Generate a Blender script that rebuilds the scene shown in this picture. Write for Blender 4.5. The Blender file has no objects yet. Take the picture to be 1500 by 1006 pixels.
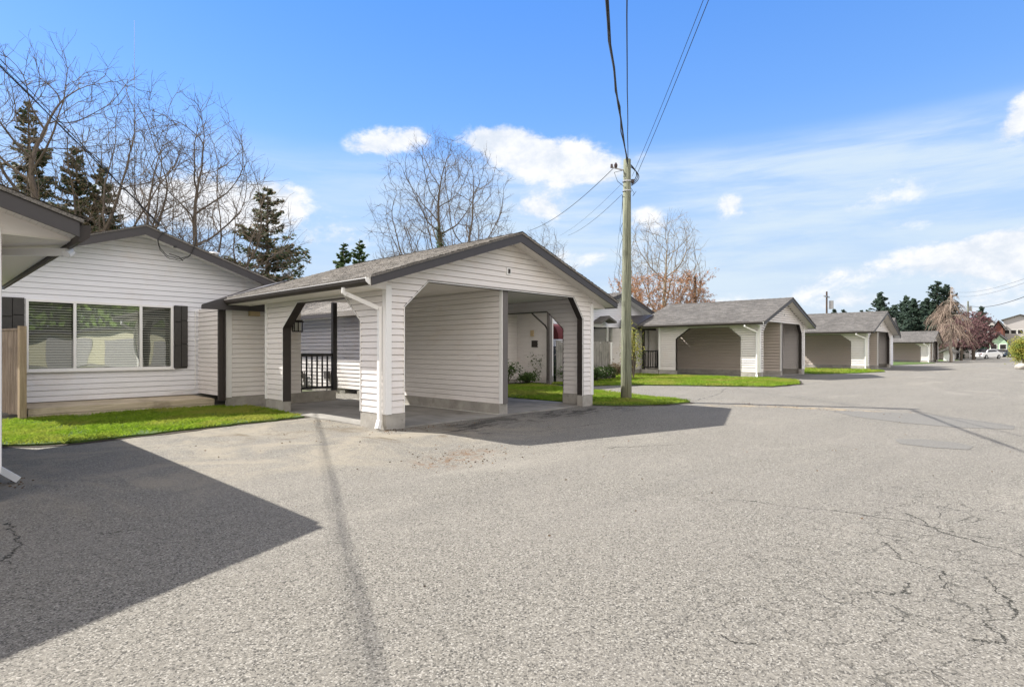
import bpy, bmesh, math, random
from mathutils import Vector, Matrix, noise
PI = math.pi
SC = bpy.context.scene
COL = SC.collection

# ------------------------------------------------------------------ camera
CAMH = 1.4
FPX = 838.5106; TH = math.radians(43.29376)      # world X runs along the road, Y into the property
cd = bpy.data.cameras.new('camera'); cam = bpy.data.objects.new('camera', cd); COL.objects.link(cam)
cam.location = (0, 0, CAMH); cam.rotation_euler = (PI/2, 0, TH-PI/2)
cd.sensor_width = 36; cd.lens = FPX/1500*36; cd.shift_y = 9/1500
cd.clip_start = .05; cd.clip_end = 3000
SC.camera = cam
FX, FY = math.cos(TH), math.sin(TH); RX, RY = math.sin(TH), -math.cos(TH)
def ray(px, py):
    r = (px-750)/FPX; u = -(py-512)/FPX
    return (FX+r*RX, FY+r*RY, u)
def onY(px, py, Y):
    a = ray(px, py); t = Y/a[1]; return Vector((a[0]*t, Y, CAMH+a[2]*t))
def onX(px, py, X):
    a = ray(px, py); t = X/a[0]; return Vector((X, a[1]*t, CAMH+a[2]*t))
def gnd(px, py, z=0):
    a = ray(px, py); t = (z-CAMH)/a[2]; return Vector((a[0]*t, a[1]*t, z))

# ------------------------------------------------------------------ sun, sky, exposure
SUN = Vector((-.42, .93, 1)).normalized()
sd = bpy.data.lights.new('sun', 'SUN'); sd.energy = 4.8; sd.angle = math.radians(.55); sd.color = (1, .955, .88)
so = bpy.data.objects.new('sun', sd); COL.objects.link(so)
so.rotation_euler = (-SUN).to_track_quat('-Z', 'Y').to_euler()
SC.view_settings.view_transform = 'Standard'; SC.view_settings.look = 'None'
SC.view_settings.exposure = 1.07; SC.view_settings.gamma = 1
W = bpy.data.worlds.new('World'); SC.world = W; W.use_nodes = True
SC.render.engine = 'CYCLES'

class NT:
    """tiny helper for node trees"""
    def __init__(s, nt): s.nt = nt; s.n = nt.nodes; s.l = nt.links
    def node(s, t, **k):
        n = s.n.new(t)
        for a, v in k.items(): setattr(n, a, v)
        return n
    def put(s, sock, v):
        if hasattr(v, 'is_output') or isinstance(v, bpy.types.NodeSocket): s.l.new(v, sock)
        elif isinstance(v, tuple) and sock.type == 'RGBA' and len(v) == 3: sock.default_value = (*v, 1)
        else: sock.default_value = v
    def m(s, op, a, b=None, c=None, clamp=False):
        n = s.node('ShaderNodeMath', operation=op, use_clamp=clamp); s.put(n.inputs[0], a)
        if b is not None: s.put(n.inputs[1], b)
        if c is not None: s.put(n.inputs[2], c)
        return n.outputs[0]
    def ss(s, v, lo, hi, a=0., b=1.):
        n = s.node('ShaderNodeMapRange', interpolation_type='SMOOTHSTEP'); s.put(n.inputs[0], v)
        for i, q in enumerate((lo, hi, a, b)): s.put(n.inputs[i+1], q)
        return n.outputs[0]
    def noise(s, vec, scale, detail=2, rough=.5, dist=0, dim='3D'):
        n = s.node('ShaderNodeTexNoise', noise_dimensions=dim)
        if vec is not None: s.l.new(vec, n.inputs['Vector'])
        n.inputs['Scale'].default_value = scale; n.inputs['Detail'].default_value = detail
        n.inputs['Roughness'].default_value = rough; n.inputs['Distortion'].default_value = dist
        return n.outputs['Fac']
    def mix(s, f, a, b, mode='MIX'):
        n = s.node('ShaderNodeMix', data_type='RGBA', blend_type=mode); s.put(n.inputs[0], f)
        s.put(n.inputs[6], a); s.put(n.inputs[7], b); return n.outputs[2]
    def map(s, vec, sc=(1, 1, 1), rot=(0, 0, 0), loc=(0, 0, 0)):
        n = s.node('ShaderNodeMapping'); s.l.new(vec, n.inputs[0])
        n.inputs['Scale'].default_value = sc; n.inputs['Rotation'].default_value = rot; n.inputs['Location'].default_value = loc
        return n.outputs[0]
    def xyz(s, vec):
        n = s.node('ShaderNodeSeparateXYZ'); s.l.new(vec, n.inputs[0]); return n.outputs
    def pos(s): return s.node('ShaderNodeNewGeometry').outputs['Position']
    def obj(s): return s.node('ShaderNodeTexCoord').outputs['Object']
    def bump(s, h, st, d=.02):
        n = s.node('ShaderNodeBump'); s.put(n.inputs['Height'], h); n.inputs['Strength'].default_value = st
        n.inputs['Distance'].default_value = d; return n.outputs[0]

w = NT(W.node_tree)
bg = W.node_tree.nodes['Background']
sky = w.node('ShaderNodeTexSky', sky_type='NISHITA', sun_disc=False)
sky.sun_elevation = math.asin(SUN.z); sky.sun_rotation = math.atan2(SUN.x, SUN.y)
sky.air_density = 1.0; sky.dust_density = .6; sky.ozone_density = 1.6; sky.altitude = 0
bg.inputs['Strength'].default_value = .15
# clouds: blobs placed by compass direction and height above the horizon, edges broken by noise
D = w.node('ShaderNodeTexCoord').outputs['Generated']
dx, dy, dz = w.xyz(D)[:3]
AZ = w.m('ARCTAN2', dy, dx); EL = w.m('ARCSINE', dz)
cv = w.node('ShaderNodeCombineXYZ'); w.put(cv.inputs[0], AZ); w.put(cv.inputs[1], EL)
nb = w.noise(w.map(cv.outputs[0], (1, 1.7, 1)), 9, 8, .62, .4)
nb2 = w.noise(w.map(cv.outputs[0], (1, 1.4, 1), loc=(3, 1, 0)), 30, 8, .68)
def pxdir(px, py):
    a = math.atan((px-750)/FPX); return TH-a, math.atan((512-py)/FPX*math.cos(a))
def blob(px, py, rx, ry, amp=1.):
    a0, e0 = pxdir(px, py); sa = rx/FPX*math.cos(math.atan((px-750)/FPX))**2; se = ry/FPX*math.cos(math.atan((px-750)/FPX))
    u = w.m('DIVIDE', w.m('SUBTRACT', AZ, a0), sa); v = w.m('DIVIDE', w.m('SUBTRACT', EL, e0), se)
    d = w.m('ADD', w.m('MULTIPLY', u, u), w.m('MULTIPLY', v, v))
    return w.m('MULTIPLY', w.m('EXPONENT', w.m('MULTIPLY', d, -.7)), amp)
BL = [(570, 207, 40, 15, 1), (608, 194, 16, 10, .8), (540, 217, 28, 9, .7), (712, 205, 30, 15, 1.0), (745, 215, 44, 24, 1.0), (800, 235, 52, 27, 1.0), (850, 245, 44, 22, .9),
      (893, 254, 30, 13, .7), (955, 232, 40, 14, .35), (792, 305, 40, 18, 1.1), (945, 322, 26, 14, .9), (1070, 297, 17, 10, .8),
      (210, 300, 90, 26, 1.0), (330, 296, 70, 34, 1.1), (400, 290, 42, 24, .9), (285, 134, 15, 7, .55), (1478, 195, 26, 18, .9),
      (1498, 160, 20, 20, .9), (1480, 352, 50, 15, 1.2), (1390, 378, 90, 20, 1.1), (1470, 388, 80, 22, 1.0), (1220, 405, 90, 14, .45), (1240, 296, 170, 13, .2), (1130, 440, 90, 13, .55), (1010, 455, 70, 11, .5),
      (1260, 440, 60, 14, .6), (1340, 330, 60, 12, .35), (470, 350, 90, 34, .6), (880, 380, 120, 24, .5), (30, 330, 120, 40, .6), (1180, 300, 200, 22, .28), (1350, 250, 160, 14, .22), (1450, 440, 90, 25, .6)]
tot = None
for b in BL:
    o = blob(*b); tot = o if tot is None else w.m('ADD', tot, o)
nn = w.m('ADD', w.m('MULTIPLY', w.m('SUBTRACT', nb, .5), 2.6), w.m('MULTIPLY', w.m('SUBTRACT', nb2, .5), 1.1))
cum = w.ss(w.m('ADD', tot, w.m('MULTIPLY', nn, w.m('MINIMUM', w.m('MULTIPLY', tot, 2.2), 1.0))), .28, 1.0)
# thin veil of cirrus low in the sky, heavier to the right, and streaks in it
st = w.noise(w.map(cv.outputs[0], (1.2, 9, 1), (0, 0, .06)), 3.2, 7, .6, .3)
veil = w.m('MULTIPLY', w.ss(EL, .345, .285), w.ss(AZ, 1.35, .55, .35, 1.0))
veil = w.m('MULTIPLY', veil, w.ss(st, .28, .68, .25, 1.))
low = w.ss(EL, .40, .05, 0, 1.)
SKYC = w.node('ShaderNodeHueSaturation'); SKYC.inputs['Saturation'].default_value = 1.15
w.l.new(w.mix(1., sky.outputs[0], w.mix(w.ss(EL, 0., .55), (.86, .90, 1.0), (.50, .66, 1.06)), 'MULTIPLY'), SKYC.inputs['Color'])
SKYO = w.mix(.72, SKYC.outputs[0], w.mix(w.ss(EL, .12, .75), (.95, 1.75, 3.0), (.38, 1.08, 2.75)))
dark = w.mix(w.m('MULTIPLY', low, .93), SKYO, w.mix(w.ss(EL, 0., .2), (2.45, 2.68, 2.95), (1.55, 2.12, 2.95)))
c1 = w.mix(w.m('MULTIPLY', veil, .9), dark, (2.3, 2.72, 3.1))
c2 = w.mix(w.m('MULTIPLY', cum, .95), c1, w.mix(w.ss(w.m('ADD', w.m('MULTIPLY', nb, .6), w.m('MULTIPLY', nb2, .4)), .38, .6), (2.5, 2.7, 2.98), (3.35, 3.35, 3.4)))
c2 = w.mix(w.m('MULTIPLY', w.ss(EL, .62, .95), w.ss(nb, .3, .6, .55, .9)), c2, (2.35, 2.3, 2.2))  # whitish veil overhead, above the view, added to make the fill light more neutral
# unseen bright cloud added behind the photographer as fill light on the shaded fronts
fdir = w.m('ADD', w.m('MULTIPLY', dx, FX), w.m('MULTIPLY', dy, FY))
fill_cloud = w.m('MULTIPLY', w.ss(fdir, -.02, -.35), w.m('MULTIPLY', w.ss(EL, 0., .12), w.ss(EL, 1.25, .8)))
fill_cloud = w.m('MULTIPLY', fill_cloud, w.ss(nb, .30, .55, .55, 1.))
c2 = w.mix(fill_cloud, c2, (6.9, 6.35, 5.9))
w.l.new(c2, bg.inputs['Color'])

# ------------------------------------------------------------------ materials
def mat(name, fn):
    m = bpy.data.materials.new(name); m.use_nodes = True
    t = NT(m.node_tree); bs = m.node_tree.nodes['Principled BSDF']
    fn(t, bs); return m
def P(t, bs, color=None, rough=None, normal=None, metal=None, spec=None):
    if color is not None: t.put(bs.inputs['Base Color'], color)
    if rough is not None: t.put(bs.inputs['Roughness'], rough)
    if normal is not None: t.l.new(normal, bs.inputs['Normal'])
    if metal is not None: bs.inputs['Metallic'].default_value = metal
    if spec is not None: t.put(bs.inputs['Specular IOR Level'], spec)
def paint(name, c, rough=.5, var=.12, sc=6):
    def f(t, bs):
        p = t.pos(); n = t.noise(p, sc, 5, .65); n2 = t.noise(t.map(p, (1, 1, .12)), 22, 4, .6)
        k = t.m('ADD', t.m('MULTIPLY', n, var*1.4), t.m('MULTIPLY', n2, var*.8))
        lo = tuple(x*(1-var) for x in c); hi = tuple(min(1, x*(1+var)) for x in c)
        P(t, bs, t.mix(t.m('MULTIPLY', k, 1/(var*2.2)), lo, hi), rough, t.bump(n2, .12, .004), spec=.35)
    return mat(name, f)
def siding_mat(name, c):
    def f(t, bs):
        p = t.pos(); x, y, z = t.xyz(p)[:3]
        big = t.noise(p, 1.3, 4, .6); streak = t.noise(t.map(p, (1.2, 1.2, 14)), 2.2, 5, .65)
        fine = t.noise(t.map(p, (3, 3, 60)), 6, 3, .6)
        col = t.mix(t.ss(streak, .3, .7), tuple(q*.93 for q in c), tuple(min(.9, q*1.05) for q in c))
        # board to board tone
        wn = t.node('ShaderNodeTexWhiteNoise', noise_dimensions='1D'); t.put(wn.inputs['W'], t.m('FLOOR', t.m('MULTIPLY', z, 8.6)))
        col = t.mix(.5, col, t.mix(wn.outputs['Value'], tuple(q*.95 for q in c), tuple(min(.9, q*1.03) for q in c)))
        grime = t.m('MULTIPLY', t.ss(z, .75, .25), t.ss(big, .35, .75))
        col = t.mix(t.m('MULTIPLY', grime, .28), col, (.42, .38, .31))
        # brownish dust patches as on old vinyl
        d = t.ss(t.noise(p, .9, 5, .7, .5), .52, .72)
        col = t.mix(t.m('MULTIPLY', d, .22), col, (.60, .47, .36))
        P(t, bs, col, .55, t.bump(fine, .1, .003), spec=.35)
    return mat(name, f)
M = {}
M['siding'] = siding_mat('white lap siding', (.76, .725, .70))
M['siding_house'] = siding_mat('cool white lap siding', (.75, .755, .785))
M['siding_tan'] = siding_mat('darker tan siding', (.52, .455, .405))  # darker than the other siding, for the far divider walls
M['white'] = paint('white trim', (.78, .775, .76), .45, .05)
M['soffit'] = None
def f_soffit(t, bs):
    p = t.pos(); wv = t.node('ShaderNodeTexWave', wave_type='BANDS', bands_direction='Y'); t.l.new(p, wv.inputs[0]); wv.inputs['Scale'].default_value = 2.6
    vo = t.node('ShaderNodeTexVoronoi'); t.l.new(p, vo.inputs['Vector']); vo.inputs['Scale'].default_value = 55; vo.inputs['Randomness'].default_value = .1
    dots = t.ss(vo.outputs['Distance'], .18, .3)
    P(t, bs, t.mix(dots, (.42, .40, .37), (.70, .67, .62)), .5, t.bump(wv.outputs[0], .35, .01))
M['soffit'] = mat('perforated soffit', f_soffit)
M['brown'] = paint('dark brown trim', (.038, .031, .028), .5, .25)
M['fascia'] = paint('charcoal fascia', (.058, .054, .056), .5, .18)
M['shutter'] = paint('weathered charcoal shutter', (.052, .050, .047), .75, .35, 9)
M['post'] = paint('grey brown post', (.14, .128, .122), .6, .18)
M['black'] = paint('black rail', (.018, .016, .016), .4, .2)
def f_conc(t, bs):
    p = t.pos(); a = t.noise(p, 2.1, 6, .65, .3); b = t.noise(p, 60, 3, .6); z = t.xyz(p)[2]
    c = t.mix(t.ss(a, .3, .7), (.24, .225, .20), (.40, .375, .335))
    c = t.mix(t.m('MULTIPLY', t.ss(t.noise(p, 5, 5, .7), .55, .7), .5), c, (.14, .125, .105))
    c = t.mix(t.m('MULTIPLY', b, .25), c, (.5, .48, .44))
    P(t, bs, c, .9, t.bump(b, .35, .01))
M['concrete'] = mat('weathered concrete', f_conc)
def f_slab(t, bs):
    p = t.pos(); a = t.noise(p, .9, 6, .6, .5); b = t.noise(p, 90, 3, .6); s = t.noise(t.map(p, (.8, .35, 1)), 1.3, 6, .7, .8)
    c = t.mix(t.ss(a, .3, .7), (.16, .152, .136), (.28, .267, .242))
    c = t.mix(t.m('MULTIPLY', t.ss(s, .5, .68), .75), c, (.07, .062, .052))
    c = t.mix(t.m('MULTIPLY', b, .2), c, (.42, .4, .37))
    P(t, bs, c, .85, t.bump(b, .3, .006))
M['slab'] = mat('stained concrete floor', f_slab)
def shingle(name, a, b, c):
    def f(t, bs):
        o = t.pos(); ri = t.node('ShaderNodeNewGeometry').outputs['Random Per Island']
        g = t.noise(o, 130, 2, .7); big = t.noise(o, .8, 5, .6); lich = t.noise(o, 7, 5, .7); sp = t.noise(o, 38, 3, .8)
        col = t.mix(ri, a, b)
        col = t.mix(t.m('MULTIPLY', t.ss(g, .45, .75), .8), col, tuple(min(1, q*1.9) for q in b))
        col = t.mix(t.m('MULTIPLY', t.ss(sp, .45, .62), .55), col, c)
        col = t.mix(t.m('MULTIPLY', t.ss(big, .35, .7), .3), col, tuple(q*.65 for q in a))
        col = t.mix(t.m('MULTIPLY', t.ss(lich, .6, .72), .4), col, (.20, .20, .13))
        P(t, bs, col, .92, t.bump(t.m('ADD', g, sp), .7, .012), spec=.2)
    return mat(name, f)
def shingle_slope(b, xe, xr, y0, y1, ze, zr, seed=1):
    """courses of separate tabs from the eave (xe, ze) up to the ridge (xr, zr)"""
    rnd = random.Random(seed); L = math.hypot(xr-xe, zr-ze); n = max(3, int(L/.143)); s = 1 if xe > xr else -1
    dx, dz = (xr-xe)/n, (zr-ze)/n
    for i in range(n):
        y = y0-rnd.uniform(0, .3); xa, za = xe+dx*i, ze+dz*i
        while y < y1:
            wd = rnd.choice((.15, .22, .30, .34)); ya, yb = max(y, y0), min(y+wd-.006, y1); y += wd
            if yb-ya < .02: continue
            h = rnd.uniform(.010, .019); o0 = rnd.uniform(-.006, .006)
            p = [(xa-dx*o0*5, ya, za+h-dz*o0*5), (xa-dx*o0*5, yb, za+h-dz*o0*5), (xa+dx*1.1, yb, za+dz*1.1+.002), (xa+dx*1.1, ya, za+dz*1.1+.002)]
            v = [b.bm.verts.new(q) for q in p]; b.bm.faces.new(v if s > 0 else v[::-1])
            lo = [b.bm.verts.new((p[0][0], p[0][1], p[0][2]-h-.004)), b.bm.verts.new((p[1][0], p[1][1], p[1][2]-h-.004))]
            b.bm.faces.new((v[0], v[1], lo[1], lo[0]))
M['shingle'] = shingle('grey brown shingles', (.13, .122, .112), (.27, .25, .228), (.04, .037, .033))
M['shingle_dark'] = shingle('darker grey shingles', (.085, .081, .078), (.165, .156, .148), (.032, .03, .028))
def wood(name, a, b, vert=True):
    def f(t, bs):
        p = t.pos(); g = t.noise(t.map(p, (12, 12, .7) if vert else (.7, .7, 14)), 2.5, 7, .7, .6)
        k = t.noise(p, 2.2, 5, .6)
        c = t.mix(t.ss(g, .3, .7), a, b); c = t.mix(t.m('MULTIPLY', t.ss(k, .5, .7), .5), c, tuple(q*.5 for q in a))
        P(t, bs, c, .85, t.bump(g, .4, .008), spec=.2)
    return mat(name, f)
M['deck'] = wood('weathered deck board', (.42, .35, .25), (.64, .55, .42), False)
M['fence'] = wood('old fence board', (.13, .095, .07), (.30, .24, .185))
M['fence_grey'] = wood('silvered fence board', (.15, .14, .125), (.33, .31, .28))
M['cedar'] = wood('new cedar post', (.27, .20, .13), (.42, .33, .22))
def f_pole(t, bs):
    p = t.pos(); g = t.noise(t.map(p, (18, 18, .5)), 3, 7, .7, .4); z = t.xyz(p)[2]; k = t.noise(p, 3, 4)
    c = t.mix(t.ss(g, .3, .72), (.085, .095, .065), (.30, .31, .23))
    c = t.mix(t.m('MULTIPLY', t.ss(z, .9, .1), .6), c, (.10, .085, .045))
    c = t.mix(t.m('MULTIPLY', t.ss(k, .55, .7), .4), c, (.07, .07, .05))
    P(t, bs, c, .9, t.bump(g, .6, .02), spec=.2)
M['pole'] = mat('greenish treated pole', f_pole)
def bark(name, a, b):
    def f(t, bs):
        p = t.pos(); g = t.noise(t.map(p, (4, 4, 1)), 2.2, 5, .7)
        P(t, bs, t.mix(g, a, b), .95, t.bump(g, .5, .03), spec=.15)
    return mat(name, f)
M['bark'] = bark('grey brown bark', (.075, .06, .048), (.18, .15, .122))
M['pole_brown'] = bark('brown creosoted pole', (.05, .035, .028), (.12, .085, .065))
M['bark_pale'] = bark('pale birch bark', (.24, .20, .165), (.44, .39, .33))
M['bark_warm'] = bark('lichened warm bark', (.15, .12, .085), (.33, .28, .21))
def leaf(name, a, b, c, tr=.25, sc=1.6):
    def f(t, bs):
        p = t.pos(); n = t.noise(p, sc, 3, .6); wn = t.node('ShaderNodeTexWhiteNoise', noise_dimensions='3D')
        t.l.new(t.map(p, (9, 9, 9)), wn.inputs['Vector'])
        sn = t.node('ShaderNodeVectorMath', operation='SNAP'); t.l.new(p, sn.inputs[0]); sn.inputs[1].default_value = (.12, .12, .12); t.l.new(sn.outputs[0], wn.inputs['Vector'])
        col = t.mix(wn.outputs['Value'], a, b); col = t.mix(t.ss(n, .42, .62), col, c)
        P(t, bs, col, .7, spec=.25)
        tl = t.node('ShaderNodeBsdfTranslucent'); t.l.new(col, tl.inputs[0])
        mx = t.node('ShaderNodeMixShader'); mx.inputs[0].default_value = tr
        t.l.new(bs.outputs[0], mx.inputs[1]); t.l.new(tl.outputs[0], mx.inputs[2])
        out = t.n['Material Output']; t.l.new(mx.outputs[0], out.inputs[0])
    return mat(name, f)
M['grass'] = leaf('bright spring grass', (.15, .255, .016), (.26, .37, .035), (.31, .33, .06), .5, .55)
M['grass_hedge'] = leaf('sunlit hedge leaves', (.10, .19, .03), (.20, .29, .05), (.15, .23, .04))
M['needle'] = leaf('dark green needles', (.045, .075, .030), (.10, .145, .06), (.075, .10, .045))
M['needle_blue'] = leaf('blue green needles', (.018, .035, .024), (.04, .07, .045), (.03, .05, .035))
M['rust'] = leaf('rusty dead leaves', (.26, .12, .055), (.38, .20, .10), (.30, .16, .09))
M['tan_leaf'] = leaf('tan dead foliage', (.20, .145, .08), (.34, .26, .16), (.15, .13, .07))
M['ivy'] = leaf('ivy leaves', (.035, .07, .015), (.08, .13, .03), (.05, .09, .02))
M['plum'] = leaf('purple plum blossom', (.09, .04, .045), (.19, .095, .105), (.11, .055, .055))
M['yellow'] = leaf('yellow green leaves', (.22, .21, .03), (.36, .32, .06), (.14, .18, .03))
M['flower'] = leaf('pale blossom', (.55, .45, .45), (.75, .7, .66), (.4, .38, .25))
M['litter'] = leaf('brown leaf scraps', (.09, .055, .03), (.20, .13, .07), (.07, .05, .03), .1)
M['soil'] = paint('dark soil', (.045, .034, .024), .95, .4, 8)
def glass_mat(name, col, al=.55, rough=.01):
    def f(t, bs):
        gl = t.node('ShaderNodeBsdfGlossy'); gl.inputs['Color'].default_value = (.9, .93, .9, 1); gl.inputs['Roughness'].default_value = rough
        nz = t.noise(t.pos(), 1.4, 1, .4); t.l.new(t.bump(nz, .2, .02), gl.inputs['Normal'])
        tr = t.node('ShaderNodeBsdfTransparent'); tr.inputs[0].default_value = (*col, 1)
        mx = t.node('ShaderNodeMixShader'); mx.inputs[0].default_value = al
        t.l.new(tr.outputs[0], mx.inputs[1]); t.l.new(gl.outputs[0], mx.inputs[2]); t.l.new(mx.outputs[0], t.n['Material Output'].inputs[0])
    return mat(name, f)
M['glass'] = glass_mat('window glass', (.9, .93, .9), .30)
M['glass_dark'] = glass_mat('tinted glass', (.3, .33, .35), .3)
M['screen'] = glass_mat('screened window glass', (.55, .56, .55), .14)
def flat(name, c, r=.6, metal=0):
    return mat(name, lambda t, bs: P(t, bs, c, r, metal=metal))
M['blind'] = flat('pale blind slat', (.60, .60, .53), .6)
M['dark'] = flat('dark interior', (.02, .02, .02), .9)
M['lampglass'] = flat('frosted lamp glass', (.6, .6, .55), .3)
M['beige'] = flat('beige plastic', (.50, .38, .22), .5)
M['wire'] = flat('black cable', (.012, .012, .013), .6)
M['steel'] = flat('galvanised metal', (.40, .40, .40), .4, .8)
M['ceramic'] = flat('brown insulator', (.05, .03, .025), .3)
M['red'] = flat('dark red canvas', (.10, .015, .015), .8)
M['door'] = flat('dark blue grey door', (.06, .075, .09), .5)
M['cream'] = paint('cream render', (.62, .58, .42), .8, .06)
M['pink'] = paint('pink stucco', (.62, .36, .34), .8, .08)
M['mint'] = paint('pale green stucco', (.36, .50, .36), .8, .08)
M['redwall'] = paint('brick red cladding', (.16, .06, .045), .8, .1)
M['greywall'] = paint('grey cladding', (.40, .38, .37), .8, .12)
M['carwhite'] = mat('white car paint', lambda t, bs: (P(t, bs, (.75, .76, .77), .25), bs.inputs['Coat Weight'].__setattr__('default_value', .6)))
M['cargrey'] = mat('grey car paint', lambda t, bs: (P(t, bs, (.20, .21, .23), .25), bs.inputs['Coat Weight'].__setattr__('default_value', .6)))
M['carblue'] = mat('dark blue car paint', lambda t, bs: (P(t, bs, (.03, .05, .09), .25), bs.inputs['Coat Weight'].__setattr__('default_value', .6)))
M['tyre'] = flat('tyre rubber', (.015, .015, .015), .8)

def seg_dist(t, x, y, a, b):
    dx, dy = b[0]-a[0], b[1]-a[1]; L2 = dx*dx+dy*dy
    px = t.m('SUBTRACT', x, a[0]); py = t.m('SUBTRACT', y, a[1])
    k = t.m('ADD', t.m('MULTIPLY', px, dx/L2), t.m('MULTIPLY', py, dy/L2), clamp=True)
    ex = t.m('SUBTRACT', px, t.m('MULTIPLY', k, dx)); ey = t.m('SUBTRACT', py, t.m('MULTIPLY', k, dy))
    return t.m('SQRT', t.m('ADD', t.m('MULTIPLY', ex, ex), t.m('MULTIPLY', ey, ey)))
def poly_dist(t, x, y, pts):
    o = None
    for a, b in zip(pts[:-1], pts[1:]):
        d = seg_dist(t, x, y, a, b); o = d if o is None else t.m('MINIMUM', o, d)
    return o
def f_asph(t, bs):
    p = t.pos(); 
    nx = t.node('ShaderNodeTexNoise'); t.l.new(p, nx.inputs['Vector']); nx.inputs['Scale'].default_value = 2.6; nx.inputs['Detail'].default_value = 6; nx.inputs['Roughness'].default_value = .7
    vm = t.node('ShaderNodeVectorMath', operation='MULTIPLY_ADD'); t.l.new(nx.outputs['Color'], vm.inputs[0]); vm.inputs[1].default_value = (.34, .34, 0); t.l.new(p, vm.inputs[2])
    wv = t.xyz(vm.outputs[0]); wx = t.m('SUBTRACT', wv[0], .17); wy = t.m('SUBTRACT', wv[1], .17)
    x, y, z = t.xyz(p)[:3]
    vo = t.node('ShaderNodeTexVoronoi'); t.l.new(p, vo.inputs['Vector']); vo.inputs['Scale'].default_value = 105
    vo2 = t.node('ShaderNodeTexVoronoi'); t.l.new(p, vo2.inputs['Vector']); vo2.inputs['Scale'].default_value = 130
    rnd = t.xyz(vo.outputs['Color'])[0]; rnd2 = t.xyz(vo2.outputs['Color'])[0]
    f1 = t.noise(p, 120, 3, .8); f2 = t.noise(p, 24, 4, .7); f3 = t.noise(p, .55, 5, .55, .3); f4 = t.noise(p, 2.8, 4, .6)
    v = t.m('ADD', t.m('MULTIPLY', rnd, .42), t.m('ADD', t.m('MULTIPLY', rnd2, .18), t.m('MULTIPLY', f1, .6)))
    col = t.mix(t.ss(v, .30, .95), (.108, .101, .088), (.260, .243, .209))
    col = t.mix(t.m('MULTIPLY', t.ss(rnd, .20, .10), .72), col, (.040, .038, .034))
    col = t.mix(t.m('MULTIPLY', t.ss(rnd2, .86, .93), .60), col, (.43, .41, .37))
    pits = t.m('MULTIPLY', t.ss(f2, .58, .7), t.ss(f1, .45, .6))
    col = t.mix(t.m('MULTIPLY', pits, .75), col, (.045, .042, .036))
    col = t.mix(t.m('MULTIPLY', t.ss(f3, .35, .7), .22), col, (.24, .222, .198))
    col = t.mix(t.m('MULTIPLY', t.ss(f4, .55, .8), .15), col, (.12, .115, .105))
    ty = t.noise(t.map(p, (.25, 2.2, 1), (0, 0, .06)), .9, 4, .6, .3)
    col = t.mix(t.m('MULTIPLY', t.ss(ty, .5, .7), .16), col, (.10, .097, .09))
    lt = t.noise(t.map(p, (.3, .8, 1)), .8, 6, .7, .8)
    col = t.mix(t.m('MULTIPLY', t.ss(lt, .52, .7), .22), col, (.36, .335, .285))
    spots = t.ss(t.noise(p, 4.2, 3, .5), .71, .76)
    col = t.mix(t.m('MULTIPLY', spots, .4), col, (.07, .063, .055))
    # sandy run-off and leaf stains on the drive in front of the carport
    dr = t.m('MULTIPLY', t.ss(y, 4.9, 7.2), t.ss(x, 9.5, 6.5))
    dr = t.m('MULTIPLY', dr, t.ss(t.noise(t.map(p, (1, .8, 1)), .9, 5, .65, 1.0), .40, .68))
    col = t.mix(t.m('MULTIPLY', dr, .7), col, (.30, .265, .205))
    st = t.m('MULTIPLY', t.ss(t.noise(t.map(p, (1, .6, 1), (0, 0, .5)), 1.7, 6, .7, 1.2), .50, .66), t.ss(seg_dist(t, x, y, (4.1, 9.3), (6.0, 7.6)), 1.5, .3))
    col = t.mix(t.m('MULTIPLY', st, .75), col, (.11, .085, .055))
    st2 = t.m('MULTIPLY', t.ss(t.noise(p, 5, 6, .75, 1.2), .48, .6), t.ss(seg_dist(t, x, y, (4.5, 5.5), (5.3, 5.7)), .55, .05))
    col = t.mix(t.m('MULTIPLY', st2, .7), col, (.15, .085, .045))
    # oil drips at the carport mouth
    oil = t.m('MULTIPLY', t.ss(t.noise(t.map(p, (.7, 1.5, 1)), 1.4, 6, .75, 1.0), .46, .6), t.ss(poly_dist(t, x, y, [(6.8, 7.6), (9.4, 7.9), (11.4, 7.6)]), .9, .1))
    col = t.mix(t.m('MULTIPLY', oil, .9), col, (.035, .032, .028))
    # cracks: a web near the right foreground, single ones elsewhere
    vc = t.node('ShaderNodeTexVoronoi', feature='DISTANCE_TO_EDGE'); t.l.new(vm.outputs[0], vc.inputs['Vector']); vc.inputs['Scale'].default_value = 3.3
    webm = t.m('MULTIPLY', t.ss(seg_dist(t, x, y, (3.4, .1), (6.2, .2)), 2.0, .35), t.ss(t.noise(p, 1.7, 3), .36, .52))
    web = t.m('MULTIPLY', t.m('MULTIPLY', t.ss(vc.outputs[0], .014, .003), .6), webm)
    cr = t.ss(poly_dist(t, wx, wy, [(4.6, .27), (4.3, .2), (4.03, .13), (3.8, .25), (3.61, .17), (3.5, .3)]), .007, .002)
    for pl in ([(4.15, .62), (3.9, .65), (3.85, .72)], [(2.73, 1.16), (2.8, 1.02)], [(5.3, 2.2), (5.52, 1.49), (5.65, .9), (5.5, .3)], [(4.9, .9), (4.6, .75), (4.5, .5), (4.2, .45)], [(5.9, .9), (5.5, .6), (5.2, .1), (4.8, -.1)],
               [(6.9, 4.6), (7.9, 4.0)], [(6.2, 7.2), (7.5, 6.4), (9.2, 6.2)], [(14.2, 7.0), (17.5, 7.6), (20.5, 8.6)], [(.55, 6.2), (.55, 5.4), (.45, 5.0)], [(1.0, 5.3), (1.25, 5.2)]):
        cr = t.m('MAXIMUM', cr, t.ss(poly_dist(t, wx, wy, pl), .009, .003))
    cr = t.m('MAXIMUM', cr, web)
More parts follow.
